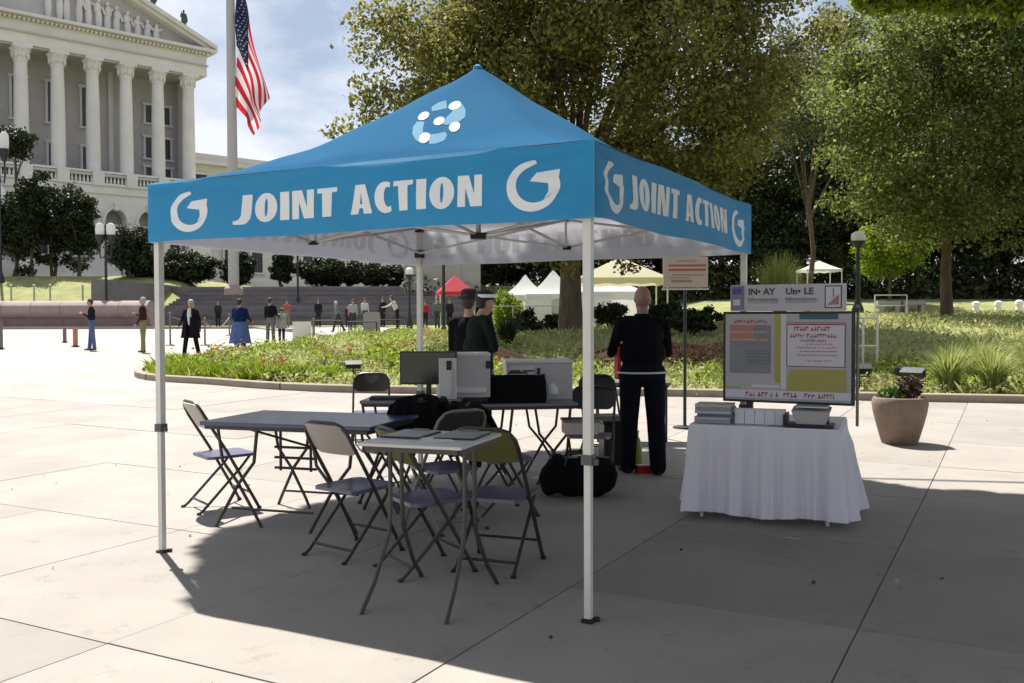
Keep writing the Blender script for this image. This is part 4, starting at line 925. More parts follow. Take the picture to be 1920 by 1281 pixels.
# the man in black at the tent, back turned
BLK = (0.007, 0.007, 0.009)
pm, k_, hn, hz_ = person('bald heavyset person in black shirt and trousers standing with back turned beside the display board', (1.25, 9.0, 0), (-0.22, 1.0), 1.83, top=BLK, bottom=(0.009, 0.010, 0.016), hair=(0.26, 0.17, 0.13),
       hairstyle='bald', legs=((-0.12, 0.02), (0.10, 0.0)), arms=((0.2, 0.22, 0.95), (0.22, 0.24, 1.2)), long_sleeve=False, girth=1.36, voxel=0.0105, skin=mat('skin_ruddy', (0.33, 0.18, 0.135), 0.6, var=0.12, scale=25, bump=0.2, bscale=60))
m = MB(); m.lathe([(1.0, -0.009), (1.02, 0), (1.0, 0.009)], (0, 0, 0.985), 28, sq=(0.185, 0.248), cap=False)
m.build('belt_line', mat('white_belt', (0.6, 0.6, 0.6), 0.6), pm)
# short sleeves and collar
m = MB(); m.lathe([(0.075, -0.02), (0.085, 0.0), (0.075, 0.028)], (0.0, 0, (hz_ + 0.53) * k_), 18, cap=False); m.build('collar', cm('top_collar', BLK), pm)
m = MB()
def sheet(u, v): return (-0.02 + 0.03 * math.sin(v * 5), 0, 0.32 * v)
t = thing('folder', 'red folder held at the left hip of the bald person in black', 'folder', (1.02, 9.06, 0.94), 0.05); m = MB(); m.box((0, 0, 0.14), (0.035, 0.20, 0.30)); m.box((0, 0, -0.016), (0.05, 0.19, 0.01)); m.build('cover', mat('red_card', (0.5, 0.02, 0.03), 0.6), t, smooth=False)
person('person in dark green shirt and white-rimmed cap, reading, behind the printers', (-0.38, 10.4, 0), (0.80, 0.35), 1.84, top=(0.010, 0.018, 0.014), bottom=BLK, hat='cap', hair=(0.02, 0.015, 0.01), hairstyle='short',
       legs=((0.05, 0.0), (-0.05, 0.0)), arms=((0.25, 0.1, 1.0), (0.2, 0.15, 1.1)), long_sleeve=False, girth=1.35, head=(0.05, 0), lean=0.06, voxel=0.0115)
person('person in black clothes and dark brimmed hat standing behind the capped person', (-0.50, 10.95, 0), (0.3, 0.9), 1.83, top=BLK, bottom=BLK, hat='brim', legs=((0, 0), (0.05, 0)), arms=((0.1, 0.08, 0.3), (0.1, 0.08, 0.3)), girth=1.1, voxel=0.014)

def px(xp, Y): return (xp - 960) / 1760 * Y
def at(xp, yp):
    """plaza point under a photograph pixel (plaza slopes 2 %)"""
    Y = 2981 / (yp - 559.8); return (px(xp, Y), Y)
def bgp(xp, yp, *a, **k):
    x, y = at(xp, yp); return person(a[0], (x, y, float(zg(y))), *a[1:], **k)
bgp(172, 655, 'person in navy jacket and blue jeans standing with bowed head near the orange bollard', (-0.8, -0.3), 1.75, top=(0.012, 0.014, 0.03), bottom=(0.09, 0.13, 0.24), legs=((0.1, 0), (-0.1, 0)), arms=((0.15, 0.05, 1.9), (0.1, 0.05, 1.9)), head=(0.05, 0), voxel=0.018)
bgp(268, 659, 'grey-haired person in brown jacket and khaki trousers beside the front left tent leg', (-0.95, -0.1), 1.78, top=(0.035, 0.022, 0.018), bottom=(0.22, 0.21, 0.12), hair=(0.35, 0.33, 0.30), legs=((0.05, 0), (-0.05, 0)), arms=((0.05, 0.05, 1.9), (0.05, 0.05, 0.5)), voxel=0.018)
lady = bgp(358, 668, 'light-haired person walking in long open dark coat, white top and black trousers', (-0.15, -0.98), 1.74, top=(0.012, 0.012, 0.018), bottom=(0.012, 0.012, 0.016), shoe=(0.5, 0.5, 0.5), hair=(0.45, 0.40, 0.33), hairstyle='long', legs=((0.32, 0.05), (-0.28, 0.12)), arms=((0.2, 0.25, 0.6), (-0.25, 0.2, 0.3)), coat=((0.010, 0.010, 0.016), 0.34), voxel=0.018)
m = MB(); m.ell((0.075, 0.0, 1.18), (0.075, 0.075, 0.27), 12, 10); m.build('blouse', cm('blouse_white', (0.6, 0.6, 0.64)), lady[0])
bgp(450, 660, 'person seen from behind in big navy jacket over long blue skirt', (0.2, 0.98), 1.72, top=(0.010, 0.022, 0.075), bottom=(0.05, 0.08, 0.2), girth=1.45, hair=(0.02, 0.02, 0.02), skirt=((0.09, 0.14, 0.33), 0.62), arms=((0.2, 0.2, 0.9), (0.2, 0.2, 0.9)), voxel=0.018)
bgp(507, 646, 'person in black jacket and grey trousers standing with back turned next to the small person', (0.3, 0.95), 1.76, top=(0.010, 0.010, 0.014), bottom=(0.16, 0.15, 0.15), legs=((0.08, 0), (-0.06, 0)), arms=((0.3, 0.08, 0.9), (0.1, 0.12, 0.2)), voxel=0.018)
bgp(528, 645, 'shorter person in loose pale grey coat and dark trousers', (-0.6, 0.8), 1.38, top=(0.40, 0.40, 0.40), bottom=(0.05, 0.05, 0.05), hair=(0.08, 0.06, 0.05), hairstyle='bun', coat=((0.38, 0.38, 0.38), 0.18), voxel=0.018)
bgp(409, 612, 'distant person in dark clothes standing at the foot of the steps', (0.5, -0.8), 1.6, top=(0.03, 0.03, 0.04), bottom=(0.02, 0.02, 0.02), voxel=0.03)
bgp(597, 612, 'distant person in black clothes standing by the steps behind the white board', (0.3, -0.9), 1.7, top=(0.02, 0.02, 0.025), bottom=(0.03, 0.03, 0.04), voxel=0.03)
bgp(634, 622, 'distant white-haired person in grey-green top leaning forward as if walking', (-0.8, -0.4), 1.65, top=(0.16, 0.2, 0.17), bottom=(0.05, 0.05, 0.06), hair=(0.5, 0.48, 0.45), lean=0.2, legs=((0.35, 0.1), (-0.3, 0.2)), voxel=0.03)
bgp(662, 622, 'distant person in pale patterned shirt next to the leaning white-haired person', (0.1, -0.9), 1.7, top=(0.35, 0.35, 0.33), bottom=(0.06, 0.06, 0.07), voxel=0.03)
bgp(745, 618, 'distant person in white top bending forward over a table, left of the rear tent leg', (-0.9, -0.2), 1.95, top=(0.55, 0.55, 0.50), bottom=(0.02, 0.02, 0.025), lean=0.45, arms=((0.9, 0.1, 0.5), (0.9, 0.1, 0.4)), voxel=0.03)
bgp(797, 616, 'distant person in red shirt just right of the rear tent leg', (0.2, -0.9), 1.6, top=(0.45, 0.03, 0.06), bottom=(0.03, 0.03, 0.04), voxel=0.03)
bgp(820, 617, 'distant person in grey-green jacket standing beside the person in red', (-0.3, -0.9), 1.75, top=(0.12, 0.15, 0.13), bottom=(0.05, 0.07, 0.07), voxel=0.03)

bgp(652, 614, 'distant seated-looking person in dark red top between the tables left of the A-frame board', (0.4, -0.8), 1.35, top=(0.12, 0.02, 0.03), bottom=(0.03, 0.03, 0.03), voxel=0.03)
bgp(718, 613, 'distant tall person in black beside the A-frame board', (-0.5, -0.8), 1.8, top=(0.015, 0.015, 0.02), bottom=(0.02, 0.02, 0.025), voxel=0.03)
bgp(684, 613, 'distant person in white shirt behind the A-frame board', (0.5, -0.8), 1.75, top=(0.5, 0.5, 0.5), bottom=(0.05, 0.06, 0.08), voxel=0.03)
bgp(843, 614, 'distant person in dark clothes under the red canopy, left', (0.3, -0.9), 1.7, top=(0.03, 0.02, 0.03), bottom=(0.02, 0.02, 0.02), voxel=0.03)
bgp(538, 613, 'distant person in red and grey clothes on the plaza behind the low white screen', (0.3, -0.9), 1.65, top=(0.35, 0.10, 0.09), bottom=(0.2, 0.2, 0.2), voxel=0.03)
# ------------------------------------------------------------------ plaza furniture
M_post = mat('post_grey', (0.16, 0.14, 0.13), 0.6)
def bollard(xp, yp, h, r, m_, label):
    x, y = at(xp, yp); t = thing('bollard', label, 'bollard', (x, y, float(zg(y))), 0, 'bollards on the plaza')
    m = MB(); m.lathe([(r, 0.0), (r, h - 0.03), (r * 0.8, h), (0.001, h)], n=14, cap=False); m.build('post', m_, t); m = MB(); m.lathe([(r * 1.7, 0), (r * 1.7, 0.035), (r, 0.05)], n=14); m.build('base', M_blk, t)
bollard(1, 652, 0.95, 0.07, M_post, 'dark grey bollard at the left edge of the photo')
bollard(121, 640, 0.58, 0.07, M_post, 'short grey bollard left of the orange one'); bollard(141, 648, 0.66, 0.085, mat('faded_orange', (0.5, 0.16, 0.11), 0.7), 'faded orange bollard next to the person in jeans')
def stanch(xp, yp, h, label):
    x, y = at(xp, yp); z = float(zg(y)); t = thing('stanchion', label, 'stanchion', (x, y, z), 0, 'rope barrier posts')
    m = MB(); m.tube([(0, 0, 0.02), (0, 0, h)], 0.035, 8); m.build('post', M_post, t); m = MB(); m.lathe([(0.18, 0), (0.17, 0.03), (0.04, 0.06)], n=14); m.build('base', M_post, t); m = MB(); m.ell((0, 0, h + 0.03), (0.05, 0.05, 0.05), 8, 6); m.build('knob', M_post, t)
    return Vector((x, y, z + h - 0.08))
sa = stanch(319, 646, 1.15, 'tall barrier post just right of the front left tent leg'); sb_ = stanch(384, 646, 0.95, 'barrier post right of the person in the long coat'); sc_ = stanch(588, 638, 0.85, 'dark barrier post right of the white board')
sd_ = stanch(430, 628, 0.95, 'barrier post behind the person in the navy jacket')
def rope(a, b, sag, label):
    m = MB(); m.tube([a.lerp(b, i / 12) - Vector((0, 0, sag * (1 - (2 * i / 12 - 1) ** 2))) for i in range(13)], 0.02, 5); m.build('rope', M_post, None, label=label, cat='rope')
rope(sb_, sd_, 0.35, 'dark rope sagging between the barrier posts behind the long coat'); rope(sa, sb_, 0.06, 'taut rope from the tall barrier post behind the long coat')
# A-frame board and white board
x, y = at(697, 630); t = thing('sandwich_board', 'pale grey A-frame board with rounded top standing on the far plaza', 'sign', (x, y, float(zg(y))), 0.15)
for s_ in (-1, 1):
    V2, F2 = shape2d('p', [[(-0.38, 0), (0.38, 0), (0.38, 0.95)] + arc(0.23, 0.95, 0.15, 0.15, 0, 90, 4) + arc(-0.23, 0.95, 0.15, 0.15, 90, 180, 4) + [(-0.38, 0.95)]], 0.04)
    m = MB(); m.add([(a, s_ * (0.22 - 0.2 * b), b + c * 0) if False else (a, s_ * (0.24 - 0.2 * b) + c, b) for a, b, c in V2], F2); m.build('board', mat('board_grey', (0.36, 0.34, 0.34), 0.7), t, smooth=False)
x, y = at(566, 641); t = thing('low_screen', 'low white screen panel standing on the plaza beside the pale grey coat', 'screen', (x, y, float(zg(y))), 0.05); box_part('panel', M_paper, t, (0, 0, 0.42), (0.72, 0.05, 0.78)); 
for s_ in (-1, 1): box_part('foot', M_post, t, (s_ * 0.3, 0, 0.02), (0.05, 0.4, 0.04))
for i, (xp, yp, nm) in enumerate(((612, 628, 'first'), (680, 632, 'second'), (725, 626, 'third'))):
    x, y = at(xp, yp); tt = table('cafe_table', ['dark low table with black cloth left of the A-frame board', 'long dark low table beneath the A-frame board', 'dark table right of the A-frame board'][i], (x, y, float(zg(y))), 0.1 * i, 1.3, 0.7, 0.72, M_tg, M_blk, legs='straight', group='dark tables on the far plaza')

# stone basin, lawn posts, steps
M_stone = mat('basin_stone', (0.30, 0.235, 0.22), 0.85, var=0.15, scale=1.5, bump=0.2, bscale=20)
M_step = mat('step_stone', (0.15, 0.14, 0.143), 0.9, var=0.2, scale=0.8, rnd=0.25)
bas = thing('stone_basin', 'long low rounded pinkish stone basin at the far left edge of the plaza', 'basin')
zb0 = float(zg(56))
for i in range(12):
    x0 = -42 + i * 1.72; x1 = x0 + 1.70
    m = MB(); prof = [(55.6, 0.0), (55.5, 0.28), (55.42, 0.42), (55.2, 0.5), (55.02, 0.75), (55.05, 1.0), (55.25, 1.16), (55.6, 1.22), (56.2, 1.2), (56.4, 0.0)]
    n = len(prof); m.add([(x, a, zb0 + b * 1.33) for x in (x0, x1) for a, b in prof], [(j, j + 1, n + j + 1, n + j) for j in range(n - 1)] + [tuple(range(n - 1, -1, -1)), tuple(range(n, 2 * n))]); m.build('stone', M_stone, bas)
cur = thing('low_step', 'low pale stone kerb in front of the rounded basin', 'kerb'); cur['kind'] = 'structure'
m = MB(); m.box((-30, 54.2, float(zg(54.2)) + 0.06), (30, 0.3, 0.16)); m.build('step', M_stone, cur, smooth=False)
m = MB(); m.box((-30, 54.75, float(zg(54.7)) + 0.012), (30, 0.8, 0.02)); m.build('dark_band', mat('dark_band', (0.06, 0.055, 0.055), 0.8), cur, smooth=False)  # flat dark strip in front of the basin
for i, xp in enumerate((22, 65, 95, 156)):
    Yp = 61; x = px(xp, Yp); t = thing('lawn_post', ['leftmost slim pale post on the lawn behind the basin', 'second slim pale post from the left behind the basin', 'third slim pale post from the left behind the basin', 'rightmost slim pale post behind the basin, nearest the twin lamp'][i], 'post', (x, Yp, Hs(x, Yp)), 0, 'slim posts on the lawn')
    m = MB(); m.tube([(0, 0, -0.1), (0, 0, 2.6)], 0.06, 8); m.build('shaft', mat('post_pale', (0.42, 0.41, 0.36), 0.7), t); m = MB(); m.ell((0, 0, 2.62), (0.1, 0.1, 0.06), 8, 5); m.build('post_cap', mat('post_pale', (0.42, 0.41, 0.36), 0.7), t)
st = thing('stone_steps', 'wide dark grey stone steps rising behind the plaza to the building', 'steps'); st['kind'] = 'structure'
ns = 16
for i in range(ns):
    y0 = 60.5 + i * 0.72; z1 = 1.25 + (i + 1) * 0.165
    m = MB(); m.box((-13.2 + 0.0, y0 + 2.0, z1 - 1.0), (21.5, 4.0, 2.0)); m.build('step', M_step, st, smooth=False)
ter = MB(); ter.box((-14, 84, 2.90), (34, 26, 1.98)); ter.build('terrace', M_step, st, smooth=False)
m = MB(); m.box((-26.2, 66, 2.2), (0.9, 13, 3.6)); m.build('cheek_wall', M_step, st, smooth=False)

gw = thing('garden_wall', 'plain beige-grey wall between the terrace yews and the dark post', 'wall', (-5.1, 70, 2.2))
for i in range(4): box_part('panel', mat('wall_render', (0.36, 0.34, 0.31), 0.9, var=0.08, scale=1.2), gw, (-2.2 + i * 1.42, 0, 1.75), (1.405, 0.4, 3.6), bev=0)
box_part('coping', M_stone, gw, (-0.07, 0, 3.62), (5.8, 0.55, 0.14), bev=0)
# ------------------------------------------------------------------ lamps
M_globe = mat('lamp_glass', (0.80, 0.80, 0.78), 0.3, trans=0.3); M_iron = mat('dark_iron', (0.012, 0.018, 0.02), 0.5)
def lamp(x, y, z, h, label, twin=True, s=1.0):
    t = thing('street_lamp', label, 'street lamp', (x, y, z), 0.2, 'old-fashioned street lamps')
    m = MB(); m.lathe([(0.22 * s, 0), (0.22 * s, 0.3), (0.13 * s, 0.6), (0.085 * s, 0.9), (0.075 * s, h * 0.66), (0.1 * s, h * 0.68), (0.07 * s, h * 0.70), (0.06 * s, h * 0.8)], n=12); m.build('post', M_iron, t)
    offs = (-0.3 * s, 0.3 * s) if twin else (0,)
    if twin:
        m = MB()
        for o_ in offs: m.tube([(0, 0, h * 0.68), (o_ * 0.9, 0, h * 0.66), (o_ * 1.1, 0, h * 0.72), (o_, 0, h * 0.84)], 0.05 * s, 6)
        m.tube([(0, 0, h * 0.7), (0, 0, h * 0.98)], 0.05 * s, 6); m.build('arm', M_iron, t)
    for o_ in offs:
        m = MB(); m.lathe([(0.10 * s, h * 0.80), (0.26 * s, h * 0.86), (0.28 * s, h * 0.885), (0.2 * s, h * 0.885)], (o_, 0, 0), 12); m.build('holder', M_iron, t)
        m = MB(); m.lathe([(0.24 * s, h * 0.885), (0.27 * s, h * 0.93), (0.24 * s, h * 0.975), (0.1 * s, h), (0.001, h)], (o_, 0, 0), 14, cap=False); m.build('globe', M_globe, t)
Yl = 58.0; lamp(px(200, Yl), Yl, 1.0, 6.4, 'twin-globe street lamp with dark iron post rising behind the basin', True, 1.05)
lamp(px(3, 72), 72, Hs(px(3, 72), 72) , 11.5, 'tall street lamp with white globes at the left edge of the photo', True, 1.3)
Yl = 50.0; lamp(px(768, Yl), Yl, Hs(px(768, Yl), Yl), 3.3, 'small single-globe lamp beside the rear tent leg', False, 0.8)
Yl = 46.0; lamp(px(1608, Yl), Yl, Hs(px(1608, Yl), Yl), 4.1, 'single-globe street lamp on dark post in the park, above the display board', False, 1.3)
for xp, Yl, h, lb in ((832, 44, 3.4, 'plain dark post in front of the red tent'), (559, 66, 4.2, 'thin dark pole among the evergreens on the terrace')):
    x = px(xp, Yl); t = thing('pole', lb, 'pole', (x, Yl, Hs(x, Yl) + (1.0 if xp == 559 else 0)), 0); m = MB(); m.tube([(0, 0, -0.2), (0, 0, h)], 0.075, 8); m.build('shaft', M_iron, t); m = MB(); m.lathe([(0.14, 0), (0.12, 0.3), (0.08, 0.35)], n=10); m.build('base', M_iron, t); m = MB(); m.ell((0, 0, h), (0.1, 0.1, 0.07), 8, 6); m.build('pole_cap', M_iron, t)

# ------------------------------------------------------------------ flagpole and flag
Yf = 60.0; xf = px(439, Yf); zf = 3.0
t = thing('flagpole', 'tall grey flagpole rising behind the canopy tent', 'flagpole', (xf, Yf, zf))
m = MB(); m.tube([(0, 0, 0), (0, 0, 10), (-0.03, 0, 20), (-0.12, 0, 28)], [0.34, 0.31, 0.26, 0.17], 14); m.build('shaft', mat('pole_grey', (0.40, 0.39, 0.38), 0.5), t); m = MB(); m.lathe([(0.6, 0), (0.6, 0.4), (0.38, 0.6)], n=16); m.build('base', M_stone, t); m = MB(); m.ell((-0.12, 0, 28.2), (0.3, 0.3, 0.3), 12, 8); m.build('ball', mat('gold', (0.6, 0.4, 0.08), 0.3, metal=1.0), t)
# the flag hangs in folds; the stripes and canton follow its cloth
ft = thing('flag', 'American flag hanging in folds from the grey flagpole', 'flag', (xf + 0.28, Yf - 0.1, 0))
ztop, zbot = 1.514 + 640 / 1760 * Yf, 1.514 + 352 / 1760 * Yf
def flag(s_, w_):
    """s_ 0..1 along the hoist down, w_ 0..1 along the fly"""
    # hoist runs down the pole, fly falls steeply: cloth hangs almost vertically
    rng_ = ztop - zbot; hz1 = ztop - 0.86 * rng_ * s_
    x = 0.04 + 2.0 * w_ ** 0.85 * (1 - 0.42 * s_)
    z = hz1 - rng_ * (0.80 - 0.62 * s_) * w_ ** 1.1
    y = 0.32 * math.sin(w_ * 9 + s_ * 5) * min(1, w_ * 2 + .2) + 0.2 * math.sin(s_ * 13 - w_ * 3)
    x += 0.16 * math.sin(s_ * 11 + w_ * 7) * w_
    return (x, y, z)
m = MB(); NU, NV = 26 * 2, 40
m.grid(lambda u, v: flag(u, v), NU, NV)
M_fr = mat('flag_red', (0.50, 0.02, 0.045), 0.75, trans=0.35); M_fw = mat('flag_white', (0.75, 0.73, 0.73), 0.75, trans=0.35); M_fb = mat('flag_blue', (0.012, 0.018, 0.07), 0.75, trans=0.2)
m.m = []
for j in range(NV):
    for i in range(NU):
        st_ = i // 4; m.m.append(2 if (i < 28 and j < 17) else (0 if st_ % 2 == 0 else 1))
m.build('cloth', [M_fr, M_fw, M_fb], ft)
m = MB()
for r in range(9):
    for c in range(6 if r % 2 == 0 else 5):
        u = (r + 0.9) / 9.8 * 28 / NU; v = ((c + (0.5 if r % 2 == 0 else 1.0)) / 6.2) * 17 / NV
        p = Vector(flag(u, v)); q = Vector(flag(u + 0.004, v)) - p; w = Vector(flag(u, v + 0.004)) - p
        nn = q.cross(w).normalized(); q.normalize(); w = nn.cross(q)
        for s_ in (-1, 1):
            vs = []
            for i in range(10): r_ = 0.085 if i % 2 == 0 else 0.036; a = i * PI / 5; vs.append(p + nn * 0.02 * s_ + q * r_ * math.cos(a) + w * r_ * math.sin(a))
            m.add([p + nn * 0.02 * s_] + vs, [(0, i + 1, (i + 1) % 10 + 1) for i in range(10)])
m.build('stars', M_fw, ft, smooth=False)

# ------------------------------------------------------------------ the columned building
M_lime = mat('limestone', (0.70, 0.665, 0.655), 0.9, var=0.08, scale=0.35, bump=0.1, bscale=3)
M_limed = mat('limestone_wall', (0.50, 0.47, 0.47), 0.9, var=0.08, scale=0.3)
M_win = mat('window_glass_dark', (0.03, 0.032, 0.035), 0.15); M_wfr = mat('window_frame_bronze', (0.10, 0.095, 0.085), 0.5); M_lead = mat('roof_metal', (0.22, 0.23, 0.23), 0.6)
TH_ = math.radians(42.7)
bl = thing('capitol_building', 'large columned stone building with pediment seen at an angle on the left', 'building', (-53.8, 112, 0), TH_)
def bp(name, m_, c, d, par=None, sm=False): s = MB(); s.box(c, d); return s.build(name, m_, par or bl, smooth=sm)
ZC0, ZC1 = 19.0, 33.1
for k in range(-4, 5):
    t0 = 4.0 * k
    m = MB()
    m.lathe([(0.98, ZC0), (0.98, ZC0 + 0.22), (1.04, ZC0 + 0.3), (0.88, ZC0 + 0.45), (0.83, ZC0 + 0.6), (0.82, ZC0 + 4), (0.77, ZC0 + 9), (0.70, ZC1 - 2.0)], (t0, 0, 0), 20); col = m.build('column', M_lime, bl)
    m = MB(); m.lathe([(0.70, ZC1 - 2.0), (0.76, ZC1 - 1.95), (0.76, ZC1 - 1.4), (0.9, ZC1 - 1.25), (0.84, ZC1 - 1.1), (0.95, ZC1 - 0.7), (1.12, ZC1 - 0.4)], (t0, 0, 0), 16); m.box((t0, 0, ZC1 - 0.2), (2.1, 2.1, 0.4))
    for a in range(8):
        an = a * PI / 4; m.ell((t0 + 0.9 * math.cos(an), 0.9 * math.sin(an), ZC1 - 1.1), (0.16, 0.16, 0.5), 6, 5); m.ell((t0 + 1.0 * math.cos(an), 1.0 * math.sin(an), ZC1 - 0.55), (0.2, 0.2, 0.16), 6, 4)
    m.build('capital', M_lime, col)
# entablature, cornice, pediment
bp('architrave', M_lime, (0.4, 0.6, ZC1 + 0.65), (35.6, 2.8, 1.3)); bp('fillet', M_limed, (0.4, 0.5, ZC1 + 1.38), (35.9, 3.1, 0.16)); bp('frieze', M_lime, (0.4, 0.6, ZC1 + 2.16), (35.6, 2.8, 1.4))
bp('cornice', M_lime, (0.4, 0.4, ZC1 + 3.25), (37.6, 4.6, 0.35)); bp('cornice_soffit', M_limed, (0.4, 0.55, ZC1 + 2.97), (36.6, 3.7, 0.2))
m = MB()
for i in range(72): m.box((-17.4 + i * 0.5, -1.15, ZC1 + 2.80), (0.26, 0.5, 0.26))
m.build('dentils', M_lime, bl, smooth=False, kind='stuff')
EZ = ZC1 + 3.44; AP = EZ + 8.1; EL, ER = -18.4, 19.2
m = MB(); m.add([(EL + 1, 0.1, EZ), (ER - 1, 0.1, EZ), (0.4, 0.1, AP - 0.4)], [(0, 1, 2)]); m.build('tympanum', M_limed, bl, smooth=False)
for x0, x1, nm in ((ER, 0.4, 'r'), (EL, 0.4, 'l')):
    for (yo, yi, dz, th) in ((-1.9, 1.6, 0.0, 0.55), (-1.35, 1.6, -0.42, 0.42)):
        m = MB(); vs = []
        for x, z in ((x0, EZ + dz + (0.02 if dz == 0 else 0.0)), (x1, AP + dz)):
            vs += [(x, yo, z), (x, yi, z), (x, yi, z + th), (x, yo, z + th)]
        m.add(vs, [(0, 1, 5, 4), (1, 2, 6, 5), (2, 3, 7, 6), (3, 0, 4, 7), (3, 2, 1, 0), (4, 5, 6, 7)]); m.build('raking_cornice', M_lime, bl, smooth=False)
    m = MB(); m.add([(x0, 1.7, EZ + 0.3), (x1, 1.7, AP + 0.4), (x1, 26, AP + 0.4), (x0, 26, EZ + 0.3)], [(0, 1, 2, 3)]); m.build('roof', M_lead, bl, smooth=False)
# relief figures in the tympanum
rr = random.Random(5)
for i in range(12):
    x = -1 + i * 1.15 + rr.uniform(-0.2, 0.2); hh = max(0.8, (AP - EZ) * (1 - abs(x - 0.4) / 19.5) * 0.62); m = MB()
    if hh < 1.2: continue
    m.ell((x, -0.15, EZ + hh * 0.35), (0.42, 0.4, hh * 0.38), 10, 8); m.ell((x + rr.uniform(-.15, .15), -0.2, EZ + hh * 0.68), (0.45, 0.38, hh * 0.2), 10, 7); m.ell((x, -0.3, EZ + hh * 0.93), (0.24, 0.24, 0.3), 8, 6)
    m.tube([(x + 0.35, -0.3, EZ + hh * 0.75), (x + 0.7, -0.4, EZ + hh * rr.uniform(0.4, 0.9))], 0.13, 6); m.build('relief_figure', M_lime, bl)
# recessed wall behind the columns with tall windows
yW = 4.4
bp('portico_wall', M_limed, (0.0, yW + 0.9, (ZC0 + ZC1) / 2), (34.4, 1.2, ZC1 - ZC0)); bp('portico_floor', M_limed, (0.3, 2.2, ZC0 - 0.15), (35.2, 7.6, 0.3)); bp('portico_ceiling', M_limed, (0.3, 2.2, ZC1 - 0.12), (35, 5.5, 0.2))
def window(t0, z0_, w, h, y=yW, bars=(3, 5), par=None):
    fr = MB()
    for s_ in (-1, 1): fr.box((t0 + s_ * (w / 2 + 0.14), y + 0.2, z0_ + h / 2), (0.28, 0.34, h + 0.5))
    fr.box((t0, y + 0.17, z0_ + h + 0.2), (w + 0.9, 0.42, 0.3)); fr.box((t0, y + 0.15, z0_ - 0.15), (w + 0.9, 0.5, 0.25)); f = fr.build('window', M_lime, par or bl, smooth=False)
    s = MB(); s.box((t0, y + 0.25, z0_ + h / 2), (w, 0.05, h)); s.build('pane', M_win, f, smooth=False)
    s = MB()
    for i in range(1, bars[0]): s.box((t0 - w / 2 + w * i / bars[0], y + 0.2, z0_ + h / 2), (0.09, 0.07, h))
    for i in range(1, bars[1]): s.box((t0, y + 0.18, z0_ + h * i / bars[1]), (w, 0.05, 0.08))
    s.build('muntin', M_wfr, f, smooth=False)
for t0 in (-15, -11, -7, -3, 1, 5): window(t0, ZC0 + 6.6, 1.55, 4.8); window(t0, ZC0 + 0.4, 1.5, 3.6)
for t0 in (8.9,):
    for x in (t0 - 1.2, t0 + 1.2): bp('pilaster', M_lime, (x, yW + 0.15, (ZC0 + ZC1) / 2), (0.55, 0.5, ZC1 - ZC0))
for t0 in (12.6, 15.0): window(t0, ZC0 + 8.2, 0.8, 2.2, bars=(1, 2)); window(t0, ZC0 + 3.6, 0.9, 2.6, bars=(1, 2)); window(t0, ZC0 + 0.4, 0.9, 1.9, bars=(1, 2))
# corner pier at the right end
bp('corner_pier', M_lime, (17.0, 3.0, (ZC0 + ZC1) / 2), (1.3, 2.2, ZC1 - ZC0)); bp('side_wall', M_lime, (17.1, 15, (ZC0 + ZC1) / 2 + 1), (1.0, 21.8, ZC1 - ZC0 + 2))
# balustrade
bp('balustrade_rail', M_lime, (0.3, -1.35, ZC0 + 0.2), (36.0, 0.6, 0.26)); bp('balustrade_base', M_lime, (0.3, -1.35, ZC0 - 1.28), (36.2, 0.75, 0.3))
m = MB()
for i in range(80):
    t0 = -17.4 + i * 0.45
    m.lathe([(0.1, ZC0 - 1.15), (0.16, ZC0 - 0.85), (0.08, ZC0 - 0.3), (0.11, ZC0 + 0.08)], (t0, -1.35, 0), 6)
m.build('balusters', M_lime, bl, kind='stuff')
for k in range(-4, 5): bp('pedestal', M_lime, (4.0 * k, -1.4, ZC0 - 0.58), (1.35, 0.85, 1.75))
# podium wall with arched openings
outer = [(-17.6, 3), (18.2, 3), (18.2, ZC0 - 1.45), (-17.6, ZC0 - 1.45)]
holes = []
for t0 in (-14, -10, -6, -2, 2, 6, 10, 14):
    holes.append([(t0 - 1.25, 8.2), (t0 + 1.25, 8.2), (t0 + 1.25, 13.2)] + arc(t0, 13.2, 1.25, 1.6, 0, 180, 12)[1:-1] + [(t0 - 1.25, 13.2)])
V2, F2 = shape2d('wall', [outer], 1.4, holes)
m = MB(); m.add([(a, -0.85 - c, b) for a, b, c in V2], F2); m.build('podium_wall', M_lime, bl, smooth=False)
bp('podium_core', M_limed, (0.3, 5.0, 10.2), (35.4, 9.0, 14.6)); bp('string_course', M_lime, (0.3, -1.62, ZC0 - 2.2), (36.1, 0.28, 0.4)); bp('plinth', M_lime, (0.3, -1.7, 5.0), (36.3, 0.5, 3.0))
for t0 in (-14, -10, -6, -2, 2, 6, 10, 14):
    m = MB(); o_ = arc(t0, 13.2, 1.62, 2.0, -6, 186, 14); i_ = arc(t0, 13.2, 1.32, 1.68, 186, -6, 14); V2, F2 = shape2d('a', [o_ + i_], 0.3); m.add([(a, -1.66 - c, b) for a, b, c in V2], F2); m.build('arch', M_lime, bl, smooth=False)
    m = MB(); m.box((t0, -1.75, 15.1), (0.5, 0.5, 0.9)); m.build('keystone', M_lime, bl, smooth=False)
    window(t0 + 0.0, 9.2, 1.3, 3.6, y=-0.1, bars=(2, 3))
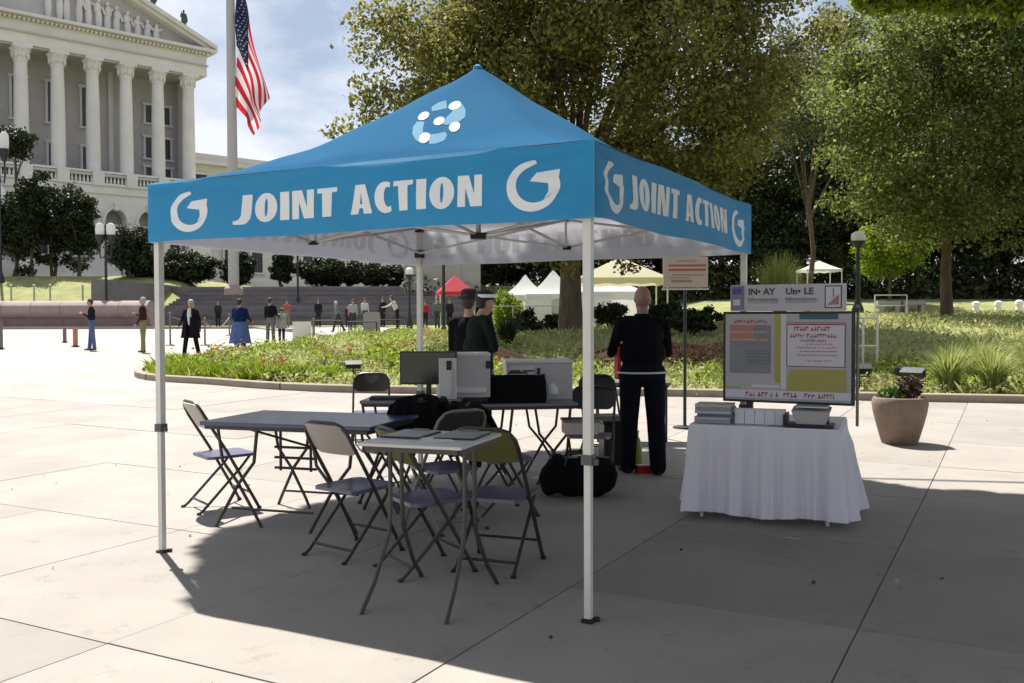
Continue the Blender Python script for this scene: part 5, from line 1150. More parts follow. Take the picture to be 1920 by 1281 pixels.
# long wings
yw = 8.0
bp('wing_wall', M_lime, (48, yw + 8, 13.3), (60.8, 16, 19.6)); bp('wing_cornice', M_lime, (48, yw + 7.7, 23.3), (62.2, 17.6, 0.5)); bp('wing_parapet', M_limed, (48, yw + 8, 24.1), (60.6, 15.6, 1.2)); bp('wing_band', M_lime, (48.0, yw - 0.12, 17.0), (60.5, 0.2, 0.5)); bp('wing_plinth', M_lime, (48.0, yw - 0.3, 5.2), (61.2, 0.6, 3.4))
for i in range(14): window(21.2 + i * 4.2, 8.2, 1.7, 4.0, y=yw - 0.35, bars=(2, 3)); window(21.2 + i * 4.2, 18.4, 1.7, 3.2, y=yw - 0.35, bars=(2, 3))
bp('wing_wall', M_lime, (-38, yw + 8, 13.3), (40.8, 16, 19.6)); bp('wing_cornice', M_lime, (-38, yw + 7.7, 23.3), (42.2, 17.6, 0.5))
# grand stair parapet coming forward on the left
m = MB(); m.add([(-9, -1.7, 8.5), (-9, -1.7, ZC0 - 0.6), (-9, -17, 9.2), (-9, -17, 4.0), (-7.6, -1.7, 8.5), (-7.6, -1.7, ZC0 - 0.6), (-7.6, -17, 9.2), (-7.6, -17, 4.0)], [(0, 1, 2, 3), (7, 6, 5, 4), (1, 5, 6, 2), (3, 2, 6, 7), (0, 3, 7, 4)]); m.build('stair_parapet', M_lime, bl, smooth=False)
m = MB()
for i in range(20): m.box((-13, -2.2 - i * 0.8, 15.9 - i * 0.5 - 3), (8.0, 0.85, 6))
m.build('stair_flight', M_limed, bl, smooth=False)
# roof figures
def statue(tx, label, hgt):
    z = EZ + 0.5 + (AP - EZ) * (ER - tx) / (ER - 0.4); c = Matrix.Rotation(TH_, 3, 'Z') @ Vector((tx, 0.2, 0)) + Vector((-53.8, 112, 0))
    t = thing('roof_statue', label, 'statue', (c.x, c.y, z), TH_ - PI / 2, 'statues on the pediment'); mt = mat('bronze_green', (0.045, 0.06, 0.05), 0.7)
    k = hgt / 1.75
    P = [('c', Vector((0, -0.1, 0.12)) * k, Vector((0, -0.08, 0.9)) * k, 0.10 * k, 0.12 * k, 0), ('c', Vector((0.05, 0.12, 0.12)) * k, Vector((0, 0.08, 0.9)) * k, 0.09 * k, 0.12 * k, 0), ('e', Vector((0, 0, 1.1)) * k, (0.15 * k, 0.2 * k, 0.3 * k), 0, None), ('c', Vector((0, -0.17, 1.4)) * k, Vector((0, 0.17, 1.4)) * k, 0.08 * k, 0.08 * k, 0),
         ('e', Vector((0.02, 0, 1.64)) * k, (0.1 * k, 0.09 * k, 0.12 * k), 0, None), ('c', Vector((0, -0.2, 1.38)) * k, Vector((0.15, -0.33, 1.1)) * k, 0.06 * k, 0.05 * k, 0), ('c', Vector((0.15, -0.33, 1.1)) * k, Vector((0.3, -0.3, 1.25)) * k, 0.05 * k, 0.05 * k, 0), ('c', Vector((0, 0.2, 1.38)) * k, Vector((0.02, 0.3, 1.0)) * k, 0.06 * k, 0.05 * k, 0), ('c', Vector((0.02, 0.3, 1.0)) * k, Vector((0.1, 0.22, 0.8)) * k, 0.05 * k, 0.05 * k, 0)]
    link('figure', remesh('figure', P, 0.05 * k, [mt], 2), t); m = MB(); m.box((0, 0, 0.05 * k - 0.2), (0.5 * k, 0.6 * k, 0.12 * k + 0.4)); m.build('base', mt, t, smooth=False)
    m = MB(); m.tube([(0.3 * k, -0.3 * k, 0), (0.3 * k, -0.3 * k, 1.5 * k)], 0.03 * k, 5); m.build('staff', mt, t)
statue(15.6, 'dark bronze figure with staff on the lower slope of the pediment', 2.9); statue(11.6, 'dark bronze figure with staff higher up the pediment slope', 2.9)

# ------------------------------------------------------------------ trees
M_bark = mat('bark', (0.11, 0.075, 0.05), 0.95, var=0.35, scale=5, bump=0.9, bscale=14, vscale=(1, 1, 0.3)); M_bark2 = mat('bark_grey', (0.16, 0.13, 0.10), 0.95, var=0.3, scale=5, bump=0.8, bscale=14, vscale=(1, 1, 0.3))
def leafmat(name, c1, c2, tr=0.38): return mat(name, c1, 0.55, col2=c2, scale=0.55, island=0.6, trans=tr, spec=0.35)
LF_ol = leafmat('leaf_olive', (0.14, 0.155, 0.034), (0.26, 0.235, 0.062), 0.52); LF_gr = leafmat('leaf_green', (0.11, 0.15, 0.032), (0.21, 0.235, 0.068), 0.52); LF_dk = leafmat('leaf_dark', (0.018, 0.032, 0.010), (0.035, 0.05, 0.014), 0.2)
LF_wd = leafmat('leaf_wood', (0.028, 0.045, 0.012), (0.075, 0.09, 0.022), 0.35); LF_br = leafmat('leaf_bright', (0.15, 0.24, 0.015), (0.27, 0.33, 0.03), 0.5); LF_py = leafmat('leaf_pale', (0.10, 0.12, 0.05), (0.18, 0.19, 0.09))
def limbs(base, top, r0, crown_c, crown_r, rng, n=9, sub=4):
    """trunk + limbs as tubes; returns mesh builder and tip points"""
    m = MB(); b = Vector(base); t_ = Vector(top); mid = b.lerp(t_, 0.5) + Vector((rng.normal() * 0.12, rng.normal() * 0.12, 0))
    m.tube([b - Vector((0, 0, 0.3)), b + Vector((0, 0, 0.15)), b.lerp(mid, 0.5), mid, t_], [r0 * 1.45, r0 * 1.15, r0, r0 * 0.88, r0 * 0.7], 12)
    tips = []
    for i in range(n):
        a = 2 * PI * i / n + rng.normal() * 0.3; el = rng.uniform(0.05, 1.2); d = Vector((math.cos(a) * math.cos(el), math.sin(a) * math.cos(el), math.sin(el)))
        st_ = b.lerp(t_, rng.uniform(0.7, 1.0)); en = Vector(crown_c) + Vector((d.x * crown_r[0], d.y * crown_r[1], d.z * crown_r[2])) * rng.uniform(0.6, 0.85)
        c1 = st_.lerp(en, 0.4) + Vector((rng.normal() * 0.3, rng.normal() * 0.3, rng.uniform(0.1, 0.6))); r = r0 * rng.uniform(0.28, 0.5)
        m.tube([st_, st_.lerp(c1, 0.5), c1, c1.lerp(en, 0.5) + Vector((rng.normal(), rng.normal(), rng.normal())) * 0.15, en], [r, r * 0.85, r * 0.65, r * 0.4, r * 0.12], 6); tips.append(en)
        for j in range(sub):
            f = rng.uniform(0.3, 0.9); s0 = c1.lerp(en, f); e2 = s0 + Vector((rng.normal(), rng.normal(), rng.normal() * 0.6)).normalized() * crown_r[0] * rng.uniform(0.25, 0.45)
            m.tube([s0, s0.lerp(e2, 0.5) + Vector((0, 0, 0.12)), e2], [r * 0.35, r * 0.22, r * 0.06], 4); tips.append(e2)
    return m, tips
def clusters(rng, c, r, n, rc, low=-0.55, shell=0.55, flat=0.7):
    """cluster centres filling an ellipsoid, biased to its shell; -> (n,3), radii"""
    P = []
    while len(P) < n:
        d = rng.normal(size=3); d /= np.linalg.norm(d)
        if d[2] < low: continue
        f = shell + (1 - shell) * rng.random() ** 0.6
        P.append(np.array(c) + d * np.array(r) * f * (1 + 0.10 * math.sin(7 * d[0] + 3 * d[2]) + 0.08 * math.sin(11 * d[1] + 2)))
    return np.array(P), rc * (0.6 + 0.8 * rng.random(n))
def crown_mesh(name, rng, cl, rad, per_, size, m_, flat=0.65, keep=None, up=0.35):
    n = len(cl); cnt = np.maximum(8, (per_ * (rad / rad.mean()) ** 2).astype(int)); tot = cnt.sum(); ci = np.repeat(np.arange(n), cnt)
    d = rng.normal(size=(tot, 3)); d /= np.linalg.norm(d, axis=1)[:, None]; f = rng.random(tot) ** 0.4
    P = cl[ci] + d * (rad[ci] * f)[:, None] * np.array([1, 1, flat])
    # ragged: twigs poke out of each cluster
    tw = rng.random(tot) < 0.18; P[tw] += d[tw] * (rad[ci][tw] * rng.random(tw.sum()) * 0.5)[:, None]
    if keep is not None: P = P[keep(P)]
    V, F = leaf_quads(rng, P, size, 0.6, up); return np_mesh(name, V, F, m_)
def tree(name, label, x, y, h_trunk, r0, cc, cr_, ncl, rc, per_, size, lm, seed, bark=None, group=None, z=None, low=-0.6, extra=None, nl=9, lean=(0, 0), shell=0.5, keep=None):
    rng = np.random.default_rng(seed); z = Hs(x, y) if z is None else z
    t = thing(name, label, 'tree', (x, y, z), 0, group)
    m, tips = limbs((0, 0, 0), (lean[0], lean[1], h_trunk), r0, cc, cr_, rng, nl); m.build('trunk', bark or M_bark, t)
    cl, rad = clusters(rng, cc, cr_, ncl, rc, low, shell)
    tp = np.array([tuple(v) for v in tips]); cl = np.concatenate([cl, tp]); rad = np.concatenate([rad, np.full(len(tp), rc * 0.8)])
    if extra is not None:
        ex = np.array([e[:3] for e in extra]); cl = np.concatenate([cl, ex]); rad = np.concatenate([rad, np.array([e[3] for e in extra])])
    link('crown', crown_mesh('crown', rng, cl, rad, per_, size, lm, keep=keep), t); return t
# tree behind the tent: trunk at (1070,640)
xA, yA = px(1070, 30), 30.0; zA = Hs(xA, yA)
ex = []
for (xp, yp, r) in ((700, 55, 1.0), (690, 110, 0.5), (735, 30, 1.0), (700, 170, 0.75), (745, 190, 0.9), (690, 200, 0.6), (660, 240, 0.55), (625, 252, 0.35), (720, 235, 0.7), (760, 100, 0.9), (800, 200, 1.1), (790, 60, 1.2), (850, 120, 1.2), (1330, 330, 0.8), (1250, 300, 0.9), (1400, 250, 0.9), (1180, 230, 0.9), (1100, 180, 0.9), (1440, 130, 0.9), (1380, 60, 1.0), (1180, 500, 0.45), (1150, 480, 0.4), (1060, 500, 0.5), (1250, 380, 0.8), (1000, 470, 0.7), (930, 250, 0.9)):
    yy = 27.5; ex.append((px(xp, yy) - xA, yy - yA, 1.514 + (595 - yp) * yy / 1760 - zA, r))
tree('maple_tree', 'big olive-green tree directly behind the tent, its trunk right of the rear tent leg', xA, yA, 4.2, 0.36, (0.9, 0, 8.8), (6.2, 5.2, 6.2), 260, 1.05, 430, 0.155, LF_ol, 11, extra=ex, nl=14, low=-0.85)
xB, yB = px(1775, 35), 35.0; zB = Hs(xB, yB)
ex = []
for (xp, yp, r) in ((1640, 330, 0.9), (1560, 300, 0.8), (1600, 200, 1.0), (1680, 80, 1.1), (1850, 300, 1.0), (1900, 380, 1.0), (1700, 400, 0.7), (1830, 420, 0.7), (1720, 470, 0.35), (1850, 470, 0.4), (1600, 400, 0.7), (1560, 380, 0.6), (1880, 200, 1.1), (1780, 150, 1.1), (1660, 430, 0.5), (1900, 460, 0.5)):
    yy = 33.0; ex.append((px(xp, yy) - xB, yy - yB, 1.514 + (595 - yp) * yy / 1760 - zB, r))
tree('linden_tree', 'broad green tree on the right with its slim trunk standing on the lawn', xB, yB, 3.6, 0.21, (1.0, 0, 8.0), (5.3, 4.8, 5.4), 190, 1.0, 400, 0.16, LF_gr, 12, extra=ex, nl=9, low=-0.9)
xC, yC = px(1512, 48), 48.0
tree('pale_tree', 'pale thin-crowned tree between the two large trees with sky showing through', xC, yC, 6.5, 0.14, (0.8, 0, 11.0), (3.6, 3.4, 5.4), 60, 0.95, 240, 0.18, LF_py, 13, bark=M_bark, nl=7)
# overhead tree; its unseen crown is placed and trimmed to shade the plaza; its hanging sprays show at the top right
rng = np.random.default_rng(21); xo, yo = 11.5, 7.5
oz = float(zg(yo)); ot = thing('overhanging_tree', 'overhanging tree whose bright leafy branches hang in at the top right corner', 'tree', (xo, yo, oz))
m, tips = limbs((0, 0, 0), (-0.6, 0.2, 6.6), 0.42, (-4.5, -2.0, 8.6), (8.5, 8.0, 2.4), rng, 14); 
def lb_(a, b, c, r): m.tube([Vector(a), Vector(a).lerp(Vector(b), 0.5) + Vector((0, 0, 0.25)), Vector(b), Vector(c)], [r, r * 0.75, r * 0.45, r * 0.12], 6)
lb_((-0.5, 0.2, 6.3), (-4.5, 4.5, 8.2), (-12.8, 6.2, 8.9), 0.16); lb_((-0.5, 0.2, 6.3), (-3.0, 3.2, 7.0), (-5.4, 4.8, 6.0), 0.10)
m.build('trunk', M_bark, ot)
cl = []; rad = []
for i in range(820):
    x = rng.uniform(-6.5, 11) ; y = rng.uniform(-7, 15.5); z = rng.uniform(7.3, 9.8); cl.append((x - xo, y - yo, z - oz)); rad.append(rng.uniform(0.7, 1.15))
for i in range(90): cl.append((rng.uniform(-1.5, 4) - xo, rng.uniform(6.5, 12.5) - yo, rng.uniform(7.4, 9.6) - oz)); rad.append(0.9)  # extra clusters added to close sun gaps right of the tent
sp_c = []; sp_r = []
for xp, yp, yy, r in ((1650, -5, 11.5, 0.28), (1615, 10, 11.5, 0.16), (1680, -10, 11.5, 0.25), (1740, -20, 11.5, 0.3), (1800, -25, 11.3, 0.32), (1850, -20, 11.2, 0.3), (1900, -10, 11.2, 0.3), (1885, 45, 11.0, 0.10), (1900, 5, 11.0, 0.22), (1780, -8, 11.5, 0.25), (1660, 15, 11.5, 0.2), (1690, 8, 11.6, 0.18), (1725, 5, 11.4, 0.2), (1765, 12, 11.4, 0.22), (1820, 8, 11.3, 0.24), (1860, 14, 11.2, 0.22), (1910, 22, 11.0, 0.2), (1635, -2, 11.5, 0.2)):
    sp_c.append((px(xp, yy) - xo, yy - yo, 1.514 + (595 - yp) * yy / 1760 - oz)); sp_r.append(r)
cl = np.array(cl); rad = np.array(rad)
# crown leaves are culled so their shade ends along this ground line
BL_ = np.array([(-40, 9.0), (-2.3, 9.6), (-0.4, 9.9), (1.5, 10.8), (2.4, 10.3), (3.1, 8.7), (4.2, 7.9), (6.0, 7.3), (40, 5.5)])
def keep_over(P):
    W = P + np.array([xo, yo, oz]); gx = W[:, 0] + SHX * W[:, 2]; gy = W[:, 1] + SHY * W[:, 2]
    lim = np.interp(gx, BL_[:, 0], BL_[:, 1]) + 0.12 * np.sin(gx * 3.1) + 0.06 * np.sin(gx * 8.3)
    # rays that come down over the tent roof are left clear
    k = W[:, 2] - 2.6; tx = W[:, 0] + SHX * k - Cc.x; ty = W[:, 1] + SHY * k - Cc.y; a = tx * ev.x + ty * ev.y; b = tx * gv.x + ty * gv.y
    roofhit = (a < 1.42) & (a > -1.6) & (b > -5) & (b < 1.75)
    edge = np.where(gy > 6.5, -2.12 + 0.536 * (gy - 6.5), -2.12 + 0.27 * (6.5 - gy)) + 0.03 * np.sin(gy * 9)  # leaves kept up to here fill out the tent shadow's left edge
    left = (gx < edge) | ((a <= -1.6) & (gy < 4.95))
    in_view = (W[:, 2] - 1.514) / np.maximum(W[:, 1], 0.1) < 0.352
    vis = in_view & (W[:, 1] > 0.5) & (np.abs(W[:, 0]) < 0.6 * W[:, 1] + 0.5)
    return (gy < lim) & ~roofhit & ~left & ~vis
link('crown', crown_mesh('crown', rng, cl, rad, 330, 0.235, leafmat('leaf_overhead', (0.05, 0.09, 0.012), (0.08, 0.12, 0.02), 0.15), keep=keep_over), ot)
link('hanging_spray', crown_mesh('hanging_spray', rng, np.array(sp_c), np.array(sp_r), 330, 0.10, LF_br), ot)

xY, yY = px(1668, 60), 60.0
tree('young_tree', 'small bright green tree just right of the park street lamp', xY, yY, 2.0, 0.1, (0, 0, 3.4), (2.3, 2.0, 1.9), 50, 0.7, 220, 0.17, LF_br, 91, low=-0.9, nl=7)
# small evergreens and bushes in front of the building
for i, (xp, Yt, ztopp, w, lb) in enumerate(((28, 78, 350, 1.9, 'dark conical magnolia tree at the far left edge'), (62, 76, 312, 1.7, 'dark slim magnolia tree, second from the left in front of the building'), (104, 80, 330, 1.8, 'dark magnolia tree behind the pale posts'), (150, 77, 335, 2.0, 'dark conical magnolia tree left of the twin-globe lamp'), (246, 74, 428, 2.0, 'rounded dark evergreen right of the twin-globe lamp'), (528, 74, 470, 1.0, 'narrow dark evergreen on the terrace seen under the canopy'))):
    x = px(xp, Yt); z = Hs(x, Yt) + (0.0 if xp < 500 else 0.8); top_ = 1.514 + (595 - ztopp) * Yt / 1760 - z; hh = top_
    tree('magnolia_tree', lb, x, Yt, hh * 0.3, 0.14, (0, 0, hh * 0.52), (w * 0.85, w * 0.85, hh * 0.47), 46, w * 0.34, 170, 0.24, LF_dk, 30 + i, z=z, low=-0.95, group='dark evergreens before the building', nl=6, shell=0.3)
for i, (xp, yc, Yt, r, tb, lb) in enumerate(((34, 272, 80, 1.5, 470, 'lollipop-shaped tree with a thin trunk at the upper left'), (99, 392, 79, 1.35, 490, 'lollipop-shaped tree with a ball crown behind the third pale post'))):
    x = px(xp, Yt); z = Hs(x, Yt); zc = 1.514 + (595 - yc) * Yt / 1760 - z
    tree('ball_tree', lb, x, Yt, zc - r * 0.6, 0.13, (0, 0, zc), (r, r, r * 1.1), 30, r * 0.42, 170, 0.22, LF_dk, 50 + i, z=z, low=-0.98, nl=5, shell=0.2)
def shrub(name, label, x, y, r, lm, seed, size=0.14, n=26, per_=180, z=None, group=None, cat='shrub'):
    rng = np.random.default_rng(seed); z = gz(x, y) if z is None else z; t = thing(name, label, cat, (x, y, z), 0, group)
    m = MB()
    for i in range(5): a = i * 1.3; m.tube([(0, 0, -0.1), (0.25 * r[0] * math.cos(a), 0.25 * r[1] * math.sin(a), r[2] * 0.7), (0.6 * r[0] * math.cos(a), 0.6 * r[1] * math.sin(a), r[2] * 1.3)], [0.05, 0.035, 0.012], 5)
    m.build('stem', M_bark, t)
    cl, rad = clusters(rng, (0, 0, r[2]), (r[0] * .8, r[1] * .8, r[2] * .85), n, min(r) * 0.38, -0.98, 0.3)
    link('foliage', crown_mesh('foliage', rng, cl, rad, per_, size, lm), t); return t
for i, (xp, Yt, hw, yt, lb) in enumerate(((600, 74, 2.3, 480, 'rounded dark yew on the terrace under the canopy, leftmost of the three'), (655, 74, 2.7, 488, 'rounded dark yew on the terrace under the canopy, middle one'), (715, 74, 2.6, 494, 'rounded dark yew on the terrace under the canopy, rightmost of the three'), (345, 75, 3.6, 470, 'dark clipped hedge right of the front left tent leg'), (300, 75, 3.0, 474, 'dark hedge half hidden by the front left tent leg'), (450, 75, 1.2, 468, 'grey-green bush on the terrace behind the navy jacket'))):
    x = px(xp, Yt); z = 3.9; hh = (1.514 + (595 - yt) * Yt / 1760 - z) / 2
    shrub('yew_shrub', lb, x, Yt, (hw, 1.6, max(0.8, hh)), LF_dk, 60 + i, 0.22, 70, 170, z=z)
for i, (xp, Yt, hw, hh, lm, lb) in enumerate(((948, 37, 0.75, 0.98, LF_br, 'bright yellow-green round shrub right of the capped person'), (1458, 33, 0.0, 0, LF_br, ''), (1000, 30.5, 1.1, 0.42, LF_dk, 'low clipped dark hedge left of the big tree trunk'), (1145, 31, 0.9, 0.45, LF_dk, 'low clipped dark hedge behind the front right tent leg'), (1300, 27, 0.95, 0.42, LF_dk, 'low dark hedge between the person in black and the display board'), (1245, 30, 0.6, 0.4, LF_dk, 'small dark hedge at the shoulder of the bald person'))):
    if hw == 0: continue
    shrub('round_shrub' if lm is LF_br else 'clipped_hedge', lb, px(xp, Yt), Yt, (hw, 0.7, hh), lm, 80 + i, 0.10, 34, 200)

# background wood: shared crowns
rngw = np.random.default_rng(77)
protos = []
for v in range(4):
    r = np.random.default_rng(200 + v); cl, rad = clusters(r, (0, 0, 7.6), (4.4, 4.4, 6.2), 95, 1.25, -0.9, 0.35); lm = [LF_wd, LF_dk, LF_gr, LF_ol][v]
    m, tp = limbs((0, 0, 0), (0.1, 0, 5), 0.3, (0, 0, 8), (3.6, 3.6, 5), r, 8, 2); protos.append((crown_mesh('crown', r, cl, rad, 210, 0.30, lm), m.mesh('trunk', M_bark)))
WOOD = []
slots = [(872, 84, 0, 'dark tree rising far behind the red canopy'), (925, 80, 1, 'dark tree behind the capped person'), (985, 86, 0, 'dark tree behind the leftmost white peaked tent'), (1030, 78, 1, 'dark tree behind the white tent left of the big trunk'),
 (1085, 84, 0, 'dark tree behind the cream marquee, to its left'), (1140, 77, 1, 'dark tree behind the middle of the cream marquee'), (1190, 84, 0, 'dark tree behind the right side of the cream marquee'), (1245, 76, 0, 'dark tree just left of the beige post sign'),
 (1300, 80, 1, 'dark tree directly behind the beige post sign'), (1350, 74, 0, 'dark tree between the beige post sign and the rear right tent leg'), (1400, 80, 0, 'dark tree behind the rear right tent leg'), (1455, 72, 1, 'dark tree behind the bright upright grass'),
 (1505, 79, 0, 'dark tree behind the slender trunk of the pale tree'), (1560, 74, 0, 'dark tree behind the small white canopy'), (1610, 84, 2, 'mid-green tree behind the park street lamp'), (1665, 88, 2, 'mid-green tree behind the left stone bench'),
 (1720, 80, 0, 'dark tree behind the right stone bench'), (1775, 76, 0, 'dark tree straight behind the trunk of the lawn tree'), (1830, 72, 1, 'dark tree behind the second white bollard'), (1880, 76, 0, 'dark tree behind the third white bollard'),
 (1930, 70, 0, 'dark tree cut by the right edge of the photo'), (1580, 98, 3, 'olive tree glimpsed far beyond the park street lamp'), (1700, 100, 2, 'mid-green tree farthest back between the street lamp and the lawn tree'), (1480, 96, 3, 'olive tree farthest back behind the pale tree'), (1860, 96, 2, 'mid-green tree farthest back at the right of the lawn tree')]
for i, (xp, Yt, v, lab) in enumerate(slots):
    x = px(xp, Yt); z = Hs(x, Yt) - 0.3; s_ = rngw.uniform(0.9, 1.2) * (0.62 if xp < 900 else 1.0)
    t = thing('wood_tree', lab, 'tree', (x, Yt, z), rngw.uniform(0, 6.28), 'trees of the wood behind the park')
    t.scale = (s_, s_, s_ * rngw.uniform(0.85, 1.1)); link('crown', protos[v][0], t); link('trunk', protos[v][1], t)
# undergrowth at the foot of the wood
rng = np.random.default_rng(9); n = 26000; X_ = rng.uniform(-8, 60, n); Y_ = rng.uniform(68, 84, n) ; Z_ = H(X_, Y_) + rng.random(n) ** 1.3 * 2.6; V, F = leaf_quads(rng, np.stack([X_, Y_, Z_], 1), 0.42, 0.6)
link('undergrowth', np_mesh('undergrowth', V, F, LF_wd), kind='stuff', label='dark undergrowth at the foot of the background trees')

# ------------------------------------------------------------------ planting in the bed
M_gc = mat('ground_cover', (0.26, 0.31, 0.08), 0.7, col2=(0.48, 0.47, 0.22), scale=1.2, island=0.4, trans=0.5)
M_gc2 = mat('ground_cover_dry', (0.32, 0.26, 0.12), 0.8, col2=(0.25, 0.27, 0.08), scale=1.5, island=0.4, trans=0.3)
M_flow = mat('red_flower', (0.42, 0.07, 0.03), 0.6, island=0.3, trans=0.3)
def blades(rng, P, h, w, lean=0.5):
    n = len(P); a = rng.random(n) * 6.283; hh = h * (0.5 + rng.random(n)); ln = lean * hh * rng.random(n); b = rng.random(n) * 6.283
    dx, dy = np.cos(a) * w, np.sin(a) * w; V = np.zeros((n, 4, 3)); V[:, 0] = P; V[:, 1] = P; V[:, 0, 0] -= dx / 2; V[:, 0, 1] -= dy / 2; V[:, 1, 0] += dx / 2; V[:, 1, 1] += dy / 2
    mid = P + np.stack([np.cos(b) * ln * 0.35, np.sin(b) * ln * 0.35, hh * 0.6], 1); tip = P + np.stack([np.cos(b) * ln, np.sin(b) * ln, hh], 1)
    V[:, 2] = tip; V[:, 3] = mid; V[:, 3, 0] -= dx * 0.4; V[:, 3, 1] -= dy * 0.4
    return V.reshape(-1, 3), np.arange(4 * n).reshape(-1, 4)
def scatter(rng, n, x0, x1, y0, y1, dmin=0.15, dmax=1e9, dens=None):
    X_ = rng.uniform(x0, x1, n); Y_ = y0 + (y1 - y0) * rng.random(n) ** 1.7; d = bed_d(X_, Y_); k = (d > dmin) & (d < dmax) & (np.abs(X_) < 0.6 * Y_ + 2)
    X_, Y_ = X_[k], Y_[k]
    if dens is not None: k = rng.random(len(X_)) < dens(X_, Y_); X_, Y_ = X_[k], Y_[k]
    return np.stack([X_, Y_, H(X_, Y_)], 1)
nzf = lambda x, y: 0.5 + 0.28 * np.sin(x * 1.3 + 2 * np.sin(y * 0.7)) + 0.22 * np.sin(y * 1.9 + x * 0.6 + 1)
rng = np.random.default_rng(31)
P = scatter(rng, 105000, -9.5, 24, 15, 46, dens=lambda x, y: 0.25 + 0.75 * nzf(x, y)); V, F = leaf_quads(rng, P + np.stack([0 * P[:, 0], 0 * P[:, 0], rng.random(len(P)) * 0.16 * (0.4 + nzf(P[:, 0], P[:, 1]))], 1), 0.10, 0.6, 1.1)
link('ground_cover', np_mesh('ground_cover', V, F, M_gc), kind='stuff', label='low green leafy plants covering the bed')
P = scatter(rng, 36000, -9.5, 24, 15, 44, dens=lambda x, y: nzf(y * 1.1 + 3, x)); V, F = blades(rng, P, 0.20, 0.02, 0.9)
link('grass', np_mesh('grass', V, F, M_gc), kind='stuff', label='short yellow-green grass in the bed and on the lawn')
# mounded clumps along the front edge and a fringe of longer grass at the left end
clp = []; 
for i in range(520):
    x = rng.uniform(-8.6, 14); y = rng.uniform(15.5, 23); d = bed_d(np.array([x]), np.array([y]))[0]
    if 0.25 < d < 5.0: clp.append((x, y, Hs(x, y) + 0.08, rng.uniform(0.16, 0.38)))
for i in range(160):
    x = rng.uniform(-9, 0); y = rng.uniform(19, 44); d = bed_d(np.array([x]), np.array([y]))[0]
    if d > 0.4: clp.append((x, y, Hs(x, y) + 0.1, rng.uniform(0.2, 0.45)))
clp = np.array(clp); half = rng.random(len(clp)) < 0.62
link('bedding_plants', crown_mesh('bedding_plants', rng, clp[half, :3], clp[half, 3], 120, 0.075, LF_br, flat=0.7), kind='stuff', label='bushy bright green bedding plants in the bed')
link('bedding_plants', crown_mesh('bedding_plants', rng, clp[~half, :3], clp[~half, 3] * 0.85, 100, 0.075, M_gc2, flat=0.8), kind='stuff', label='dry yellowish bedding plants mixed into the bed')
P = scatter(rng, 9000, -9.2, -2.5, 18.6, 24, 0.1, 1.1); V, F = blades(rng, P, 0.24, 0.016, 1.1); link('fringe_grass', np_mesh('fringe_grass', V, F, LF_br), kind='stuff', label='longer fresh grass round the left end of the bed')
fl = []
for cx, cy, r, n in ((-5.2, 20.2, 0.4, 24), (-7.6, 24.5, 1.0, 22), (-3.0, 24.5, 0.6, 50), (-4.4, 23, 0.5, 30), (-0.6, 19.5, 0.6, 25), (3.0, 21.5, 1.2, 50), (4.5, 18.3, 0.6, 15), (-1.6, 30, 1.2, 50)):
    a = rng.random(n) * 6.28; rr_ = r * np.sqrt(rng.random(n)); x = cx + rr_ * np.cos(a); y = cy + rr_ * np.sin(a) * 0.7; fl.append(np.stack([x, y, H(x, y) + 0.12 + rng.random(n) * 0.22], 1))
V, F = leaf_quads(rng, np.concatenate(fl), 0.085, 0.9, 0.3); link('red_flowers', np_mesh('red_flowers', V, F, M_flow), kind='stuff', label='patches of small orange-red flowers in the bed')
# reddish bare mulch patch right of the person in black is part of the ground
P = []; xs2 = rng.uniform(1.6, 6.2, 7000); ys2 = rng.uniform(19.5, 24.5, 7000); k = ((xs2 - 3.9) / 2.3) ** 2 + ((ys2 - 21.8) / 1.9) ** 2 < 1 + 0.3 * np.sin(xs2 * 5); P = np.stack([xs2[k], ys2[k], H(xs2[k], ys2[k]) + 0.16], 1)
V, F = leaf_quads(rng, P, 0.10, 0.8, 1.5); link('mulch', np_mesh('mulch', V, F, mat('mulch', (0.24, 0.12, 0.07), 0.9, island=0.3)), kind='stuff', label='reddish brown mulch in the middle of the bed')
def orn_grass(x, y, h, n, m_, label, seed, spread=1.0, name='ornamental_grass', group='ornamental grass clumps'):
    rng = np.random.default_rng(seed); z = gz(x, y); t = thing(name, label, 'ornamental grass', (x, y, z), 0, group)
    a = rng.random(n) * 6.283; r0 = rng.random(n) * 0.13 * spread; L = h * (0.65 + 0.5 * rng.random(n)); out = (0.15 + 0.75 * rng.random(n)) * spread; w = 0.014
    V = np.zeros((n, 10, 3)); K = 5
    for k in range(K):
        s_ = k / (K - 1); r = r0 + L * out * (0.25 * s_ + 0.55 * s_ ** 2.2) ; zz = L * (s_ * 1.05 - 0.45 * out * s_ ** 2.4)
        x_ = r * np.cos(a); y_ = r * np.sin(a); ww = w * (1 - 0.85 * s_)
        V[:, 2 * k, 0] = x_ - np.sin(a) * ww; V[:, 2 * k, 1] = y_ + np.cos(a) * ww; V[:, 2 * k, 2] = zz
        V[:, 2 * k + 1, 0] = x_ + np.sin(a) * ww; V[:, 2 * k + 1, 1] = y_ - np.cos(a) * ww; V[:, 2 * k + 1, 2] = zz
    F = []; base = np.arange(n) * 10
    for k in range(K - 1): F.append(np.stack([base + 2 * k, base + 2 * k + 1, base + 2 * k + 3, base + 2 * k + 2], 1))
    link('blades', np_mesh('blades', V.reshape(-1, 3), np.concatenate(F), m_), t)
    m = MB(); m.lathe([(0.16 * spread, -0.02), (0.13 * spread, 0.1), (0.05, 0.2)], n=10); m.build('root_clump', M_gc2, t); return t
LG = mat('fountain_grass', (0.38, 0.42, 0.14), 0.7, island=0.3, trans=0.5, col2=(0.24, 0.29, 0.07), scale=4)
orn_grass(7.45, 16.0, 0.85, 420, LG, 'fountain grass clump right of the planter pot, left one of the kerb pair', 1)
